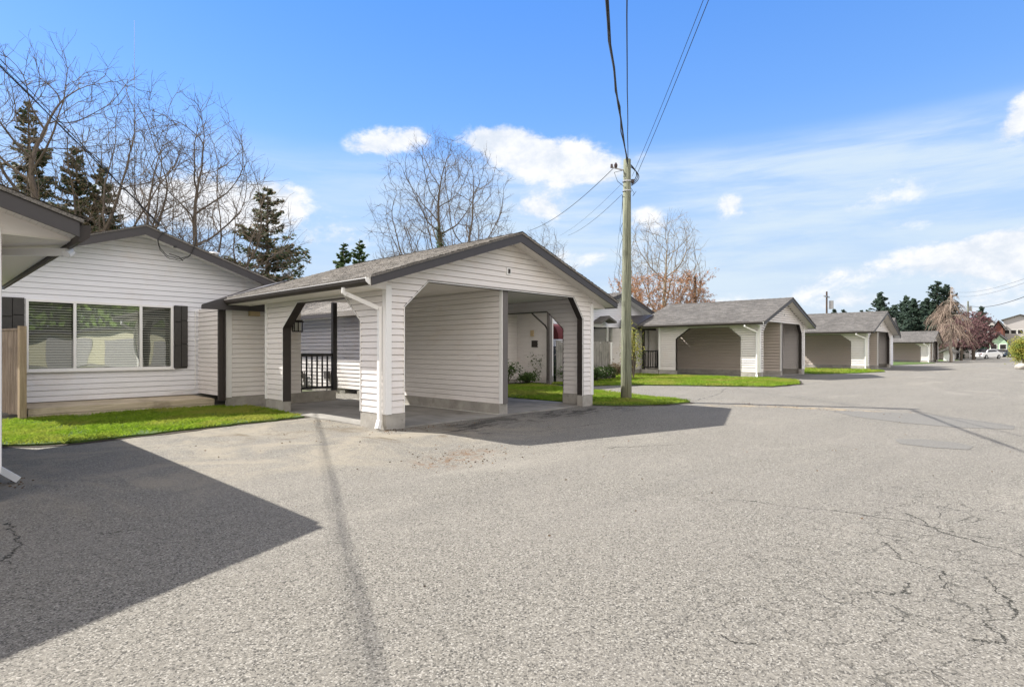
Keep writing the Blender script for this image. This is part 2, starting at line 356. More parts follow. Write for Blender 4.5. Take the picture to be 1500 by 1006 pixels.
    col = t.mix(t.m('MULTIPLY', cr, t.ss(t.noise(p, 7, 3), .3, .5, .35, .95)), col, (.028, .028, .022))
    # strip of sand and leaf litter left along the old trench
    sd_ = t.m('MULTIPLY', t.ss(poly_dist(t, wx, wy, [(14.0, 6.1), (14.6, 5.1), (15.0, 3.9), (14.95, 2.6)]), .42, .05), t.ss(t.noise(p, 2.6, 6, .75), .44, .60))
    col = t.mix(t.m('MULTIPLY', sd_, .85), col, t.mix(rnd, (.24, .18, .11), (.42, .34, .22)))
    h = t.m('ADD', t.m('MULTIPLY', rnd, .5), t.m('ADD', t.m('MULTIPLY', f1, .8), t.m('MULTIPLY', cr, -2.5)))
    P(t, bs, col, .88, t.bump(h, .75, .010), spec=.25)
M['asphalt'] = mat('old pale asphalt', f_asph)
def f_patch(t, bs):
    p = t.pos(); f1 = t.noise(p, 60, 3, .75); f3 = t.noise(p, 2, 4)
    c = t.mix(t.ss(f1, .3, .75), (.072, .069, .063), (.205, .197, .175)); c = t.mix(t.m('MULTIPLY', f3, .3), c, (.2, .19, .175))
    P(t, bs, c, .9, t.bump(f1, .6, .008))
M['patch'] = mat('darker grey asphalt', f_patch)
def f_lawn(t, bs):
    p = t.pos(); n = t.noise(p, 40, 4, .7); b = t.noise(p, 1.5, 4)
    c = t.mix(n, (.03, .06, .008), (.09, .15, .02)); c = t.mix(t.m('MULTIPLY', t.ss(b, .55, .7), .4), c, (.15, .14, .05))
    P(t, bs, c, .95, t.bump(n, .9, .03))
M['lawn'] = mat('lawn base', f_lawn)
def f_ground(t, bs):
    p = t.pos(); n = t.noise(p, .35, 6, .65); m = t.noise(p, 12, 5, .7)
    c = t.mix(t.ss(n, .35, .65), (.10, .13, .05), (.19, .17, .12)); c = t.mix(t.m('MULTIPLY', m, .4), c, (.09, .10, .05))
    P(t, bs, c, .95, t.bump(m, .5, .05))
M['ground'] = mat('rough ground', f_ground)

# ------------------------------------------------------------------ object helpers
def link(name, me, parent=None):
    o = bpy.data.objects.new(name, me); COL.objects.link(o)
    if parent is not None: o.parent = parent
    return o
class B:
    """collects shapes in one bmesh"""
    def __init__(s): s.bm = bmesh.new()
    def quad(s, *ps):
        return s.bm.faces.new([s.bm.verts.new(p) for p in ps])
    def box(s, x0, x1, y0, y1, z0, z1, rot=None, piv=None):
        c = [(x, y, z) for z in (z0, z1) for y in (y0, y1) for x in (x0, x1)]
        if rot is not None:
            piv = Vector(piv); c = [piv + rot @ (Vector(q)-piv) for q in c]
        v = [s.bm.verts.new(q) for q in c]
        for f in ((0, 2, 3, 1), (4, 5, 7, 6), (0, 1, 5, 4), (2, 6, 7, 3), (0, 4, 6, 2), (1, 3, 7, 5)):
            s.bm.faces.new([v[i] for i in f])
        return s
    def prism(s, pts, vec):
        """polygon (3D points) extruded along vec"""
        vec = Vector(vec); a = [s.bm.verts.new(p) for p in pts]; b = [s.bm.verts.new(Vector(p)+vec) for p in pts]
        s.bm.faces.new(a); s.bm.faces.new(b[::-1]); n = len(a)
        for i in range(n):
            s.bm.faces.new((a[i], b[i], b[(i+1) % n], a[(i+1) % n]))
        return s
    def tube(s, pts, rad, n=6, cap=True):
        pts = [Vector(p) for p in pts]; R = rad if isinstance(rad, (list, tuple)) else [rad]*len(pts)
        rings = []; up = Vector((0, 0, 1))
        for i, p in enumerate(pts):
            d = (pts[min(i+1, len(pts)-1)]-pts[max(i-1, 0)]).normalized()
            u = d.cross(up if abs(d.z) < .95 else Vector((1, 0, 0))).normalized(); v = u.cross(d)
            rings.append([s.bm.verts.new(p+R[i]*(math.cos(2*PI*k/n)*u+math.sin(2*PI*k/n)*v)) for k in range(n)])
        for a, b in zip(rings[:-1], rings[1:]):
            for k in range(n): s.bm.faces.new((a[k], a[(k+1) % n], b[(k+1) % n], b[k]))
        if cap: s.bm.faces.new(rings[0][::-1]); s.bm.faces.new(rings[-1])
        return s
    def beam(s, a, b, w_, h, upv=(0, 0, 1)):
        """rectangular bar from a to b"""
        a, b = Vector(a), Vector(b); d = (b-a).normalized(); u = d.cross(Vector(upv)).normalized()*w_/2; v = u.cross(d).normalized()*h/2
        c = [q+i*u+j*v for q in (a, b) for i, j in ((-1, -1), (1, -1), (1, 1), (-1, 1))]
        vs = [s.bm.verts.new(q) for q in c]
        for f in ((3, 2, 1, 0), (4, 5, 6, 7), (0, 1, 5, 4), (1, 2, 6, 5), (2, 3, 7, 6), (3, 0, 4, 7)): s.bm.faces.new([vs[i] for i in f])
        return s
    def build(s, name, m, parent=None, smooth=False, fix=True):
        if fix: bmesh.ops.recalc_face_normals(s.bm, faces=s.bm.faces)
        me = bpy.data.meshes.new(name); s.bm.to_mesh(me); s.bm.free()
        me.materials.append(M[m])
        if smooth: me.polygons.foreach_set('use_smooth', [True]*len(me.polygons))
        return link(name, me, parent)
def tag(o, label=None, cat=None, group=None, kind=None):
    if label: o['label'] = label
    if cat: o['category'] = cat
    if group: o['group'] = group
    if kind: o['kind'] = kind
    return o
def thing(name, loc, label, cat, group=None):
    o = link(name, None); o.location = loc; o.empty_display_size = .3
    return tag(o, label, cat, group)
def adopt(root):
    """children were built in world space: shift them so they sit under root"""
    pass
def copy_tree(o, parent=None):
    c = o.copy(); COL.objects.link(c); c.parent = parent
    for ch in o.children: copy_tree(ch, c)
    return c
NTK = .011
def sheet(b, pts, O, U, N, z0=.28, bh=.115, lap=.016, lip=True):
    """lap siding over a polygon given as (u,z) points on the plane O + u*U, facing N: each board leans out at its foot over a recessed joint"""
    O, U, N = Vector(O), Vector(U), Vector(N); nt = NTK*bh/.115; back = -.016-max(0, NTK-.011)*1.6
    t = bmesh.new(); f = t.faces.new([t.verts.new((u, 0, z)) for u, z in pts])
    zs = [p[1] for p in pts]; k = math.floor((min(zs)-z0)/bh)
    z = z0+k*bh
    while z < max(zs)+bh:
        for zz in (z-nt, z):
            if min(zs)+1e-4 < zz < max(zs):
                bmesh.ops.bisect_plane(t, geom=t.verts[:]+t.edges[:]+t.faces[:], plane_co=(0, 0, zz), plane_no=(0, 0, 1), dist=1e-5)
        z += bh
    off = lambda zv, zb: lap*(1-(zv-zb)/bh)+.004
    for f in t.faces:
        zz = [v.co.z for v in f.verts]; zc = (min(zz)+max(zz))/2; kb = math.floor((zc-z0)/bh+1e-6); zb = z0+kb*bh
        notch = zc > zb+bh-nt
        vs = [b.bm.verts.new(O+U*v.co.x+Vector((0, 0, v.co.z))+N*(back if notch else off(v.co.z, zb))) for v in f.verts]
        b.bm.faces.new(vs); n = len(vs)
        for i in range(n):
            a, c = f.verts[i], f.verts[(i+1) % n]; zl = zb+bh-nt if notch else zb
            if abs(a.co.z-zl) < 1e-4 and abs(c.co.z-zl) < 1e-4:
                p, q = vs[i].co.copy(), vs[(i+1) % n].co.copy()
                d = N*((off(zl, zb)-back) if notch else (back-off(zb, zb)))
                b.bm.faces.new([b.bm.verts.new(r_) for r_ in (p, q, q+d, p+d)])
    t.free(); return b

# ------------------------------------------------------------------ carport
SL = .338
def carport(name, label, X0, Y0, kx=1., W_=6.1, L=4.8, H=2.58, kz=1., group=None, full=True, right_open=False, right_cut=False, dmat='siding', shing='shingle', back=5.9, post_y=.1):
    """local frame: u along the road, v into the plot, z up; near-left corner at (0,0)"""
    r = thing(name, (X0, Y0, 0), label, 'carport', group)
    Z = lambda z: z*kz
    K = lambda v: v*kx
    zs = Z(.28); T = .14
    E = Vector((0, 0, 0))
    ov = K(.55); fo = K(.4); ridx = W_/2; zr = H+SL*(ridx+ov)     # eave top H at u=-ov
    zroof = lambda u: H+SL*(min(u, W_-u)+ov)
    # front wall
    oz1, oz2 = Z(2.16), Z(2.66); a0, a1, a2, a3 = K(.37), K(.91), W_-K(.78), W_-K(.40)
    th = .10
    front = [(0, zs), (a0, zs), (a0, oz1), (a1, oz2), (a2, oz2), (a3, oz1), (a3, zs), (W_, zs), (W_, zroof(W_)-th), (ridx, zr-th), (0, zroof(0)-th)]
    b = B(); sheet(b, front, (0, 0, 0), (1, 0, 0), (0, -1, 0), zs)
    inner = [(0, zs), (a0, zs), (a0, oz1), (a1, oz2), (a2, oz2), (a3, oz1), (a3, zs), (W_, zs), (W_, Z(2.68)), (0, Z(2.68))]
    sheet(b, inner, (0, T, 0), (1, 0, 0), (0, 1, 0), zs, lip=False)
    b.build('front_wall', 'siding', r)
    # side walls
    s0, s1, s2, s3 = K(.80), K(1.34), K(3.25), K(3.93); cz1, cz2 = Z(1.9), Z(2.40)
    side = [(0, zs), (s0, zs), (s0, cz1+.03), (s1, cz2), (s2, cz2), (s3, cz1-.02), (s3, zs), (L, zs), (L, Z(2.5)), (0, Z(2.5))]
    plain = [(0, zs), (L, zs), (L, Z(2.5)), (0, Z(2.5))]
    def sidewall(u, n, pts):
        b = B(); sheet(b, pts, (u, 0, 0), (0, 1, 0), (n, 0, 0), zs)
        pi_ = [(p[0], min(p[1], Z(2.68)) if p[1] < Z(2.49) else Z(2.68)) for p in pts]
        sheet(b, pi_, (u-n*T, 0, 0), (0, 1, 0), (-n, 0, 0), zs, lip=True)
        return b
    sidewall(0, -1, side).build('side_wall', 'siding', r)
    sidewall(W_, 1, side if right_open else plain).build('side_wall', 'siding', r)
    # dark linings of the openings
    def lining(pts, O, U, N, name='opening_trim', wd=.016):
        b = B(); O, U, N = Vector(O), Vector(U), Vector(N)
        for (u0, z0), (u1, z1) in zip(pts[:-1], pts[1:]):
            p, q = O+U*u0+Vector((0, 0, z0)), O+U*u1+Vector((0, 0, z1))
            d = (q-p).normalized(); nn = N.cross(d).normalized()*wd
            e = d*.006
            a = [p-e+N*(.024), q+e+N*(.024), q+e-N*(T+.02), p-e-N*(T+.02)]
            b.prism(a, nn)
        return b
    fo_pts = [(a0, zs), (a0, oz1), (a1, oz2), (a2, oz2), (a3, oz1), (a3, zs-.02)]
    lining(fo_pts, (0, 0, 0), (1, 0, 0), (0, -1, 0)).build('opening_trim', 'brown', r)
    so_pts = [(s0, zs), (s0, cz1+.03), (s1, cz2), (s2, cz2), (s3, cz1-.02), (s3, zs-.02)]
    lining(so_pts, (0, 0, 0), (0, 1, 0), (-1, 0, 0)).build('opening_trim', 'brown', r)
    if right_open: lining(so_pts, (W_, 0, 0), (0, 1, 0), (1, 0, 0)).build('opening_trim', 'brown', r)
    # thin white channel round the left of the front opening
    if full:
        b = B()
        for (u0, z0), (u1, z1) in zip(fo_pts[:-1], fo_pts[1:]):
            b.beam((u0-.012, -.020, z0), (u1-.012, -.020, z1), .014, .02, (0, 1, 0))
        for (u0, z0), (u1, z1) in zip(so_pts[:-1], so_pts[1:]):
            b.beam((-.020, u0, z0), (-.020, u1, z1), .02, .014, (0, 0, 1) if abs(u1-u0) > .05 else (0, 1, 0))
        b.build('edge_trim', 'white', r)
    # corner boards
    zt = Z(2.5)
    for q in ([(0, -.030), (.085, -.030), (.085, 0), (0, 0), (0, .085), (-.030, .085), (-.030, -.030)], [(W_, -.030), (W_-.085, -.030), (W_-.085, 0), (W_, 0), (W_, .085), (W_+.030, .085), (W_+.030, -.030)],
              [(0, L+.028), (.15, L+.028), (.15, L), (0, L), (0, L-.07), (-.030, L-.07), (-.030, L+.028)]):
        b = B(); b.prism([(x, y, zs-.01) for x, y in q], (0, 0, zt-zs+.03)); b.build('corner_board', 'white', r)
    # stem walls
    q = .012; ls = s0 if right_open else L
    def found(pts): b = B(); b.prism([(x, y, -.05) for x, y in pts], (0, 0, zs+.046)); b.build('foundation', 'concrete', r)
    found([(-q, -q), (a0+q, -q), (a0+q, T+q), (T+q, T+q), (T+q, s0+q), (-q, s0+q)])
    found([(W_+q, -q), (a3-q, -q), (a3-q, T+q), (W_-T-q, T+q), (W_-T-q, ls+q), (W_+q, ls+q)])
    found([(-q, s3-q), (T+q, s3-q), (T+q, L+q), (-q, L+q)])
    if right_open: found([(W_-T-q, s3-q), (W_+q, s3-q), (W_+q, L+q), (W_-T-q, L+q)])
    dv = W_*.487
    b = B(); b.box(dv-.08, dv+.17, post_y, L+.85*kx, -.05, zs-.03); b.build('foundation', 'concrete', r)
    # divider
    b = B(); dp = [(post_y+.05, zs-.03), (L+.8*kx, zs-.03), (L+.8*kx, Z(2.68)), (post_y+.05, Z(2.68))]
    kb = .115 if kx == 1 and full else .16; sheet(b, dp, (dv, 0, 0), (0, 1, 0), (-1, 0, 0), zs-.03, kb, .016 if kb < .12 else .034); sheet(b, dp, (dv+.09, 0, 0), (0, 1, 0), (1, 0, 0), zs-.03, kb)
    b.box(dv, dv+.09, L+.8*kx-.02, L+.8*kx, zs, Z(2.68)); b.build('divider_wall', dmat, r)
    b = B(); b.box(dv-.005, dv+.135, post_y-.045, post_y+.05, zs-.028, Z(2.66)); b.build('post', 'post', r)
    b = B(); b.box(dv-.033, dv-.006, post_y-.03, post_y+.05, zs-.028, Z(2.66)); b.build('corner_board', 'white', r)
    # back of the right bay
    b = B(); bp = [(dv+.1, zs), (W_-.1, zs), (W_-.1, Z(2.68)), (dv+.1, Z(2.68))]
    sheet(b, bp, (0, L-.1, 0), (1, 0, 0), (0, -1, 0), zs); b.quad((dv+.1, L, 0), (W_-T, L, 0), (W_-T, L, Z(2.68)), (dv+.1, L, Z(2.68)))
    b.box(dv+.18, W_-T-.02, L-.12, L-.02, 0, zs-.004)
    b.build('rear_wall', 'siding', r)
    # ceiling
    b = B(); b.box(T+.002, W_-T-.002, T+.002, L+.9*kx, Z(2.685), Z(2.705)); b.build('ceiling', 'soffit', r)
    # roof
    y0, y1 = -fo, back*kx
    b = B(); tk = .035
    for s in (-1, 1):
        e = -ov-.03 if s < 0 else W_+ov+.03; ze = H-.01
        pr = [(e, y0-.02, ze), (ridx, y0-.02, zr), (ridx, y0-.02, zr+tk), (e, y0-.02, ze+tk)]
        b.prism(pr, (0, y1-y0+.02, 0)); shingle_slope(b, e, ridx, y0-.03, y1+.01, ze+tk, zr+tk, int(X0)+s)
    roof = b.build('roof', shing, r)
    b = B()
    n = int((y1-y0)/.3)
    for i in range(n):
        ya = y0-.02+i*.3; zz = zr+tk
        for s in (-1, 1):
            b.quad((ridx, ya, zz+.022), (ridx, ya+.31, zz+.012), (ridx+s*.15, ya+.31, zz+.012-SL*.15), (ridx+s*.15, ya, zz+.022-SL*.15))
    b.build('ridge_cap', shing, roof)
    # rake fascia, eave gutters
    fh = .17*kz; b = B()
    for s in (-1, 1):
        e = -ov if s < 0 else W_+ov
        pr = [(e, y0, H-fh+.03), (ridx, y0, zr-fh), (ridx, y0, zr-.001), (e, y0, H-.005)]
        b.prism(pr, (0, .03, 0))
    b.build('fascia', 'fascia', r); b = B()
    for s in (-1, 1):
        e = -ov if s < 0 else W_+ov
        b.prism([(e, y1-.03, H-fh+.03), (ridx, y1-.03, zr-fh), (ridx, y1-.03, zr-.001), (e, y1-.03, H-.005)], (0, .03, 0))
    b.build('fascia', 'fascia', r)
    for s in (-1, 1):
        e = -ov if s < 0 else W_+ov
        b = B(); x_ = sorted((e-s*(-.01), e+s*.085))
        gd = .05 if right_cut else 0; xs = [e, e+s*.09, e+s*.10, e+s*.085, e+s*.03, e]; zz = [H-.02, H-.015, H-.03, H-.085-gd, H-.13-gd, H-.13-gd]
        b.prism([(x, y0+.05, z) for x, z in zip(xs, zz)], (0, y1-y0-.08, 0)); b.build('gutter', 'brown', r)
        if full and s < 0 and not right_cut:
            b = B(); b.prism([(x+s*.004, y0+.034, z+.004) for x, z in zip(xs, zz)], (0, .010, 0)); b.build('gutter_cap', 'white', r)
    # soffits
    b = B()
    for s in (-1, 1):
        e = -ov if s < 0 else W_+ov; wl = 0 if s < 0 else W_
        a, c = sorted((e+(-s)*.01, wl+s*.03))
        b.box(a, c, -.022, y1-.04, H-.135, H-.120)                       # boxed eave
        b.prism([(e, y0+.035, H-.11), (ridx, y0+.035, zr-.11), (ridx, y0+.035, zr-.095), (e, y0+.035, H-.095)], (0, fo-.045, 0))
    b.build('soffit', 'soffit', r)
    for s in (-1, 1):
        e = -ov if s < 0 else W_+ov; wl = .0 if s < 0 else W_
        b = B(); b.prism([(wl, -.022, H-.12), (e-s*.004, -.022, H-.12), (e-s*.004, -.022, H-.10), (wl, -.022, zroof(0)-.10)], (0, .02, 0)); b.build('eave_return', 'siding', r)
    # downspouts
    def spout(u, v, s, vg=None):
        b = B(); e = -ov-.05 if s < 0 else W_+ov+.05; wx = u
        vy = K(.42) if vg is None else vg
        b.tube([(e+.02*-s, vy, H-.12), (e+.02*-s, vy, H-.2), (e-s*.06, vy-.03, H-.24)], .042, 8)
        dz_ = 0 if vg is None else .27
        b.beam((e-s*.03, vy, H-.21), (wx+s*.02, v, H-.46+dz_), .054, .07)
        b.beam((wx, v, H-.43+dz_), (wx, v, .13), .054, .07, (0, 1, 0))
        kk = .06 if vg is None else .16; b.beam((wx, v, .17), (wx+s*kk, v-.03, .03), .062, .085, (0, 1, 0))
        return b.build('downspout', 'white', r)
    spout(-.065, .12, -1)
    if right_cut: spout(W_+.085, .90, 1, .22)
    elif right_open or not full: spout(W_+.065, .20, 1)
    # gable plaque
    b = B(); gz = Z(3.06); gx = ridx+.0
    b.box(gx-.065, gx+.065, -.035, -.010, gz-.075, gz+.075); pq = b.build('gable_plaque', 'white', r)
    b = B(); b.box(gx-.028, gx+.030, -.046, -.036, gz-.045, gz+.045); b.build('plaque_face', 'brown', pq)
    # floor
    b = B(); b.box(T*.2, W_-.02, .03, L+1.0*kx, -.05, .028); b.box(-.012+.0, .028, s0+.02, s3-.02, -.05, .026)
    b.build('floor_slab', 'slab', r)
    if full:
        b = B(); b.box(dv-.10, dv-.082, post_y, L, .0, .036); b.build('joint_strip', 'lampglass', r)
    return r

# ------------------------------------------------------------------ house with a gable to the road
def window(parent, x0, x1, z0, z1, yw, splits, blinds=True, glass='glass'):
    """window on the plane y=yw (facing -y); splits = x positions of the mullions; glass = one material per light"""
    b = B(); f = .05; y0, y1 = yw-.05, yw+.06
    b.box(x0, x1, y0, y1, z1-f, z1); b.box(x0, x1, y0, y1, z0, z0+f)
    b.box(x0, x0+f, y0, y1, z0+f, z1-f); b.box(x1-f, x1, y0, y1, z0+f, z1-f)
    for s in splits: b.box(s-f*.55, s+f*.55, y0+.004, y1, z0+f, z1-f)
    b.box(x0-.03, x1+.03, y0-.03, y0+.03, z0-.03, z0-.001)
    wd = b.build('window', 'white', parent)
    ed = [x0]+list(splits)+[x1]
    for i, (a, c) in enumerate(zip(ed[:-1], ed[1:])):
        b = B(); b.quad((a+f*.4, yw-.012, z0+f*.6), (c-f*.4, yw-.012, z0+f*.6), (c-f*.4, yw-.012, z1-f*.6), (a+f*.4, yw-.012, z1-f*.6))
        b.build('pane', glass[i] if isinstance(glass, (list, tuple)) else glass, wd)
        if blinds:
            b = B(); z = z0+f+.02
            while z < z1-f-.01:
                b.quad((a+.05, yw+.030, z), (c-.05, yw+.030, z), (c-.05, yw+.052, z+.036), (a+.05, yw+.052, z+.036)); z += .058
            b.build('blind', 'blind', wd)
    b = B(); b.box(x0+.02, x1-.02, yw+.12, yw+.14, z0+.02, z1-.02); b.build('room_shade', 'dark', wd)
    return wd
def gable_house(name, label, x0, x1, y0, y1, zw, zr, ovx=.45, ovy=.55, wall='siding_house', base=.3, shing='shingle', win=None, group=None, bh=.125, cat='house', chim=None, roofs=None):
    r = thing(name, (0, 0, 0), label, cat, group); cx = (x0+x1)/2
    sl = (zr-zw)/((x1-x0)/2+ovx)
    zz = lambda u: zw+sl*(ovx+min(u-x0, x1-u))-.1
    b = B()
    if win:
        a, c, d, e = win[:4]
        sheet(b, [(x0, base), (a, base), (a, zz(a)), (x0, zz(x0))], (0, y0, 0), (1, 0, 0), (0, -1, 0), base, bh)
        sheet(b, [(c, base), (x1, base), (x1, zz(x1)), (c, zz(c))], (0, y0, 0), (1, 0, 0), (0, -1, 0), base, bh)
        sheet(b, [(a, base), (c, base), (c, d), (a, d)], (0, y0, 0), (1, 0, 0), (0, -1, 0), base, bh)
        up = [(a, e), (c, e), (c, zz(c))]+([(cx, zr-.1)] if a < cx < c else [])+[(a, zz(a))]
        sheet(b, up, (0, y0, 0), (1, 0, 0), (0, -1, 0), base, bh)
    else:
        sheet(b, [(x0, base), (x1, base), (x1, zz(x1)), (cx, zr-.1), (x0, zz(x0))], (0, y0, 0), (1, 0, 0), (0, -1, 0), base, bh)
    b.build('front_wall', wall, r)
    for x, n in ((x0, -1), (x1, 1)):
        b = B(); sheet(b, [(y0, base), (y1, base), (y1, zw), (y0, zw)], (x, 0, 0), (0, 1, 0), (n, 0, 0), base, bh); b.build('side_wall', wall, r)
    b = B(); b.quad((x0, y1, base), (x1, y1, base), (x1, y1, zz(x1)), (cx, y1, zr-.1), (x0, y1, zz(x0))); b.build('rear_wall', wall, r)
    b = B(); b.box(x0+.01, x1-.01, y0+.01, y1-.01, -.1, base+.0); b.build('foundation', 'concrete', r)
    b = B()
    for s in (-1, 1):
        e = x0-ovx if s < 0 else x1+ovx
        b.prism([(e, y0-ovy-.02, zw-.005), (cx, y0-ovy-.02, zr), (cx, y0-ovy-.02, zr+.035), (e, y0-ovy-.02, zw+.03)], (0, y1-y0+2*ovy+.04, 0)); shingle_slope(b, e, cx, y0-ovy-.03, y1+ovy, zw+.03, zr+.035, int(x0)+s)
    roof = b.build('roof', shing, r)
    b = B(); fh = .2
    for yy in (y0-ovy, y1+ovy-.03):
        b = B()
        for s in (-1, 1):
            e = x0-ovx if s < 0 else x1+ovx
            b.prism([(e, yy, zw-fh+.02), (cx, yy, zr-fh), (cx, yy, zr-.001), (e, yy, zw-.006)], (0, .03, 0))
        b.build('fascia', 'fascia', r)
    for s in (-1, 1):
        e = x0-ovx if s < 0 else x1+ovx; b = B()
        b.box(*(sorted((e, e+s*.09))), y0-ovy+.04, y1+ovy-.04, zw-.14, zw-.02); b.build('gutter', 'fascia', r)
    b = B()
    for s in (-1, 1):
        e = x0-ovx if s < 0 else x1+ovx; wl = x0 if s < 0 else x1
        b.prism([(e, y0-ovy+.035, zw-.125), (cx, y0-ovy+.035, zr-.115), (cx, y0-ovy+.035, zr-.10), (e, y0-ovy+.035, zw-.11)], (0, ovy-.05, 0))
        b.box(*(sorted((e-s*.01, wl+s*.02))), y0-.01, y1+ovy-.05, zw-.13, zw-.115)
    b.build('soffit', 'white', r)
    if chim:
        b = B(); b.tube([(chim[0], chim[1], chim[2]-1), (chim[0], chim[1], chim[2])], .09, 12); c = b.build('flue', 'white', r, True)
        b = B(); b.tube([(chim[0], chim[1], chim[2]+.03), (chim[0], chim[1], chim[2]+.07)], [.15, .12], 12); b.tube([(chim[0], chim[1], chim[2]-.01), (chim[0], chim[1], chim[2]+.03)], .05, 8)
        b.build('flue_cap', 'white', c)
    return r

def entry(parent, X0, Y0, k, kz=1., H=2.58):
    """entry wall, return wall and dark hip roof between a carport (corner X0,Y0) and its house; local metres scaled by k"""
    K = lambda x, y: (X0+(x-5.74)*k, Y0+(y-8.4)*k)
    b = B(); z0 = .28*kz; zt = 2.45*kz
    xa, ya = K(5.27, 14.3); xb, _ = K(7.10, 14.3); _, yb = K(5.2, 16.2)
    sheet(b, [(xa, z0), (xb, z0), (xb, zt+.15), (xa, zt)], (0, ya, 0), (1, 0, 0), (0, -1, 0), z0)
    sheet(b, [(ya, z0), (yb, z0), (yb, zt), (ya, zt)], (xa, 0, 0), (0, 1, 0), (-1, 0, 0), z0)
    sheet(b, [(ya, z0), (yb, z0), (yb, zt), (ya, zt)], (xb, 0, 0), (0, 1, 0), (1, 0, 0), z0)
    b.build('entry_wall', 'siding', parent)
    b = B(); b.box(xa-.03, xa+.10*k, ya-.032, ya-.001, z0-.02, zt-.02); b.build('corner_board', 'white', parent)
    b = B(); b.box(xa, xb+.0, ya-.014, ya+.1, -.05, z0-.004); b.build('foundation', 'concrete', parent)
    b = B(); b.box(xa-.22*k, xa-.13*k, ya-.12, ya-.03, .2, zt-.04); b.box(xa-.11*k, xa-.055*k, ya-.09, ya-.03, .2, zt-.04); b.build('porch_post', 'brown', parent)
    b = B()
    x1, y1 = K(4.62, 14.02); x2, _ = K(6.65, 14.02); x3, y3 = K(6.9, 16.1)
    h0 = 2.40*kz; h1 = h0+.36*(x2-x1)
    xm, ym = K(5.6, 14.75)
    b.prism([(x1, y1, h0-.075), (x2+.3*k, y1, h0-.075), (x2, y1, h1), (x1, y1, h0)], (0, .03, 0))
    b.prism([(x1, y1, h0), (x2, y1, h1), (x3, y3, h1+.02), (x3-.5*k, y3-.1*k, h1-.12*k), ], (0, 0, .025))
    b.prism([(x1, y1+.031, h0-.06), (x2+.3*k, y1+.031, h0-.06), (x2+.3*k, yb, h0-.06), (xa, yb, h0-.06), (xa-.02, y1+.25*k, h0-.06)], (0, 0, .012))
    b.build('entry_roof', 'fascia', parent)

# ================================================================== SETTING
def poly_sheet(name, pts, z, m, edge=0, seed=1, thick=0):
    rnd = random.Random(seed); P_ = []
    n = len(pts)
    for i in range(n):
        a, b_ = Vector(pts[i]), Vector(pts[(i+1) % n]); L = (b_-a).length; k = max(1, int(L/.22)) if edge else 1
        nrm = Vector((-(b_-a).y, (b_-a).x)).normalized() if L > 0 else Vector((0, 0))
        for j in range(k):
            q = a.lerp(b_, j/k); P_.append(q+nrm*rnd.uniform(-edge, edge))
    b = B(); top = [b.bm.verts.new((p.x, p.y, z)) for p in P_]; b.bm.faces.new(top)
    if thick:
        low = [b.bm.verts.new((p.x, p.y, z-thick)) for p in P_]; m_ = len(top)
        for i in range(m_): b.bm.faces.new((top[i], low[i], low[(i+1) % m_], top[(i+1) % m_]))
    bmesh.ops.triangulate(b.bm, faces=[f for f in b.bm.faces if len(f.verts) > 4])
    return b.build(name, m), [(p.x, p.y) for p in P_]
# base ground with hills far off, one sheet to the horizon
def hill_z(x, y):
    s = max(0, min(1, (x-150)/140)); s = s*s*(3-2*s)
    return -.03+s*8*(.8+.3*noise.noise(Vector((x*.012, y*.012, 0))))
b = B(); N = 90; gx = [-600+i*1400/N for i in range(N+1)]; gy = [-500+i*1200/N for i in range(N+1)]
vs = [[b.bm.verts.new((x, y, hill_z(x, y))) for y in gy] for x in gx]
for i in range(N):
    for j in range(N): b.bm.faces.new((vs[i][j], vs[i+1][j], vs[i+1][j+1], vs[i][j+1]))
tag(b.build('ground', 'ground', smooth=True), kind='structure')
o, _ = poly_sheet('road', [(-40, -13), (190, -13), (190, 13.2), (150, 13.2), (24, 13.2), (24, 16.5), (-40, 16.5)], 0, 'asphalt'); tag(o, kind='structure')
# darker grey bands laid over the road surface
def patchstrip(pts, wds, name='dark_road_band'):
    b = B(); L_, R_ = [], []
    for i, p in enumerate(pts):
        d = (Vector(pts[min(i+1, len(pts)-1)])-Vector(pts[max(i-1, 0)])).normalized(); n = Vector((-d.y, d.x))*wds[i]
        L_.append(b.bm.verts.new((p[0]+n.x, p[1]+n.y, .004))); R_.append(b.bm.verts.new((p[0]-n.x, p[1]-n.y, .004)))
    for i in range(len(pts)-1): b.bm.faces.new((L_[i], L_[i+1], R_[i+1], R_[i]))
    return tag(b.build(name, 'patch'), kind='structure')
for pp in ([(1215, 601.5), (1300, 603.5), (1360, 607), (1440, 617), (1485, 624), (1484, 629), (1400, 626), (1320, 619), (1250, 610)], [(1310, 643), (1350, 643), (1400, 648), (1428, 654), (1420, 659), (1370, 656), (1320, 650)]):
    o, _ = poly_sheet('dark_road_band', [tuple(gnd(*p_)[:2]) for p_ in pp], .004, 'patch', .02, 4); tag(o, kind='structure')

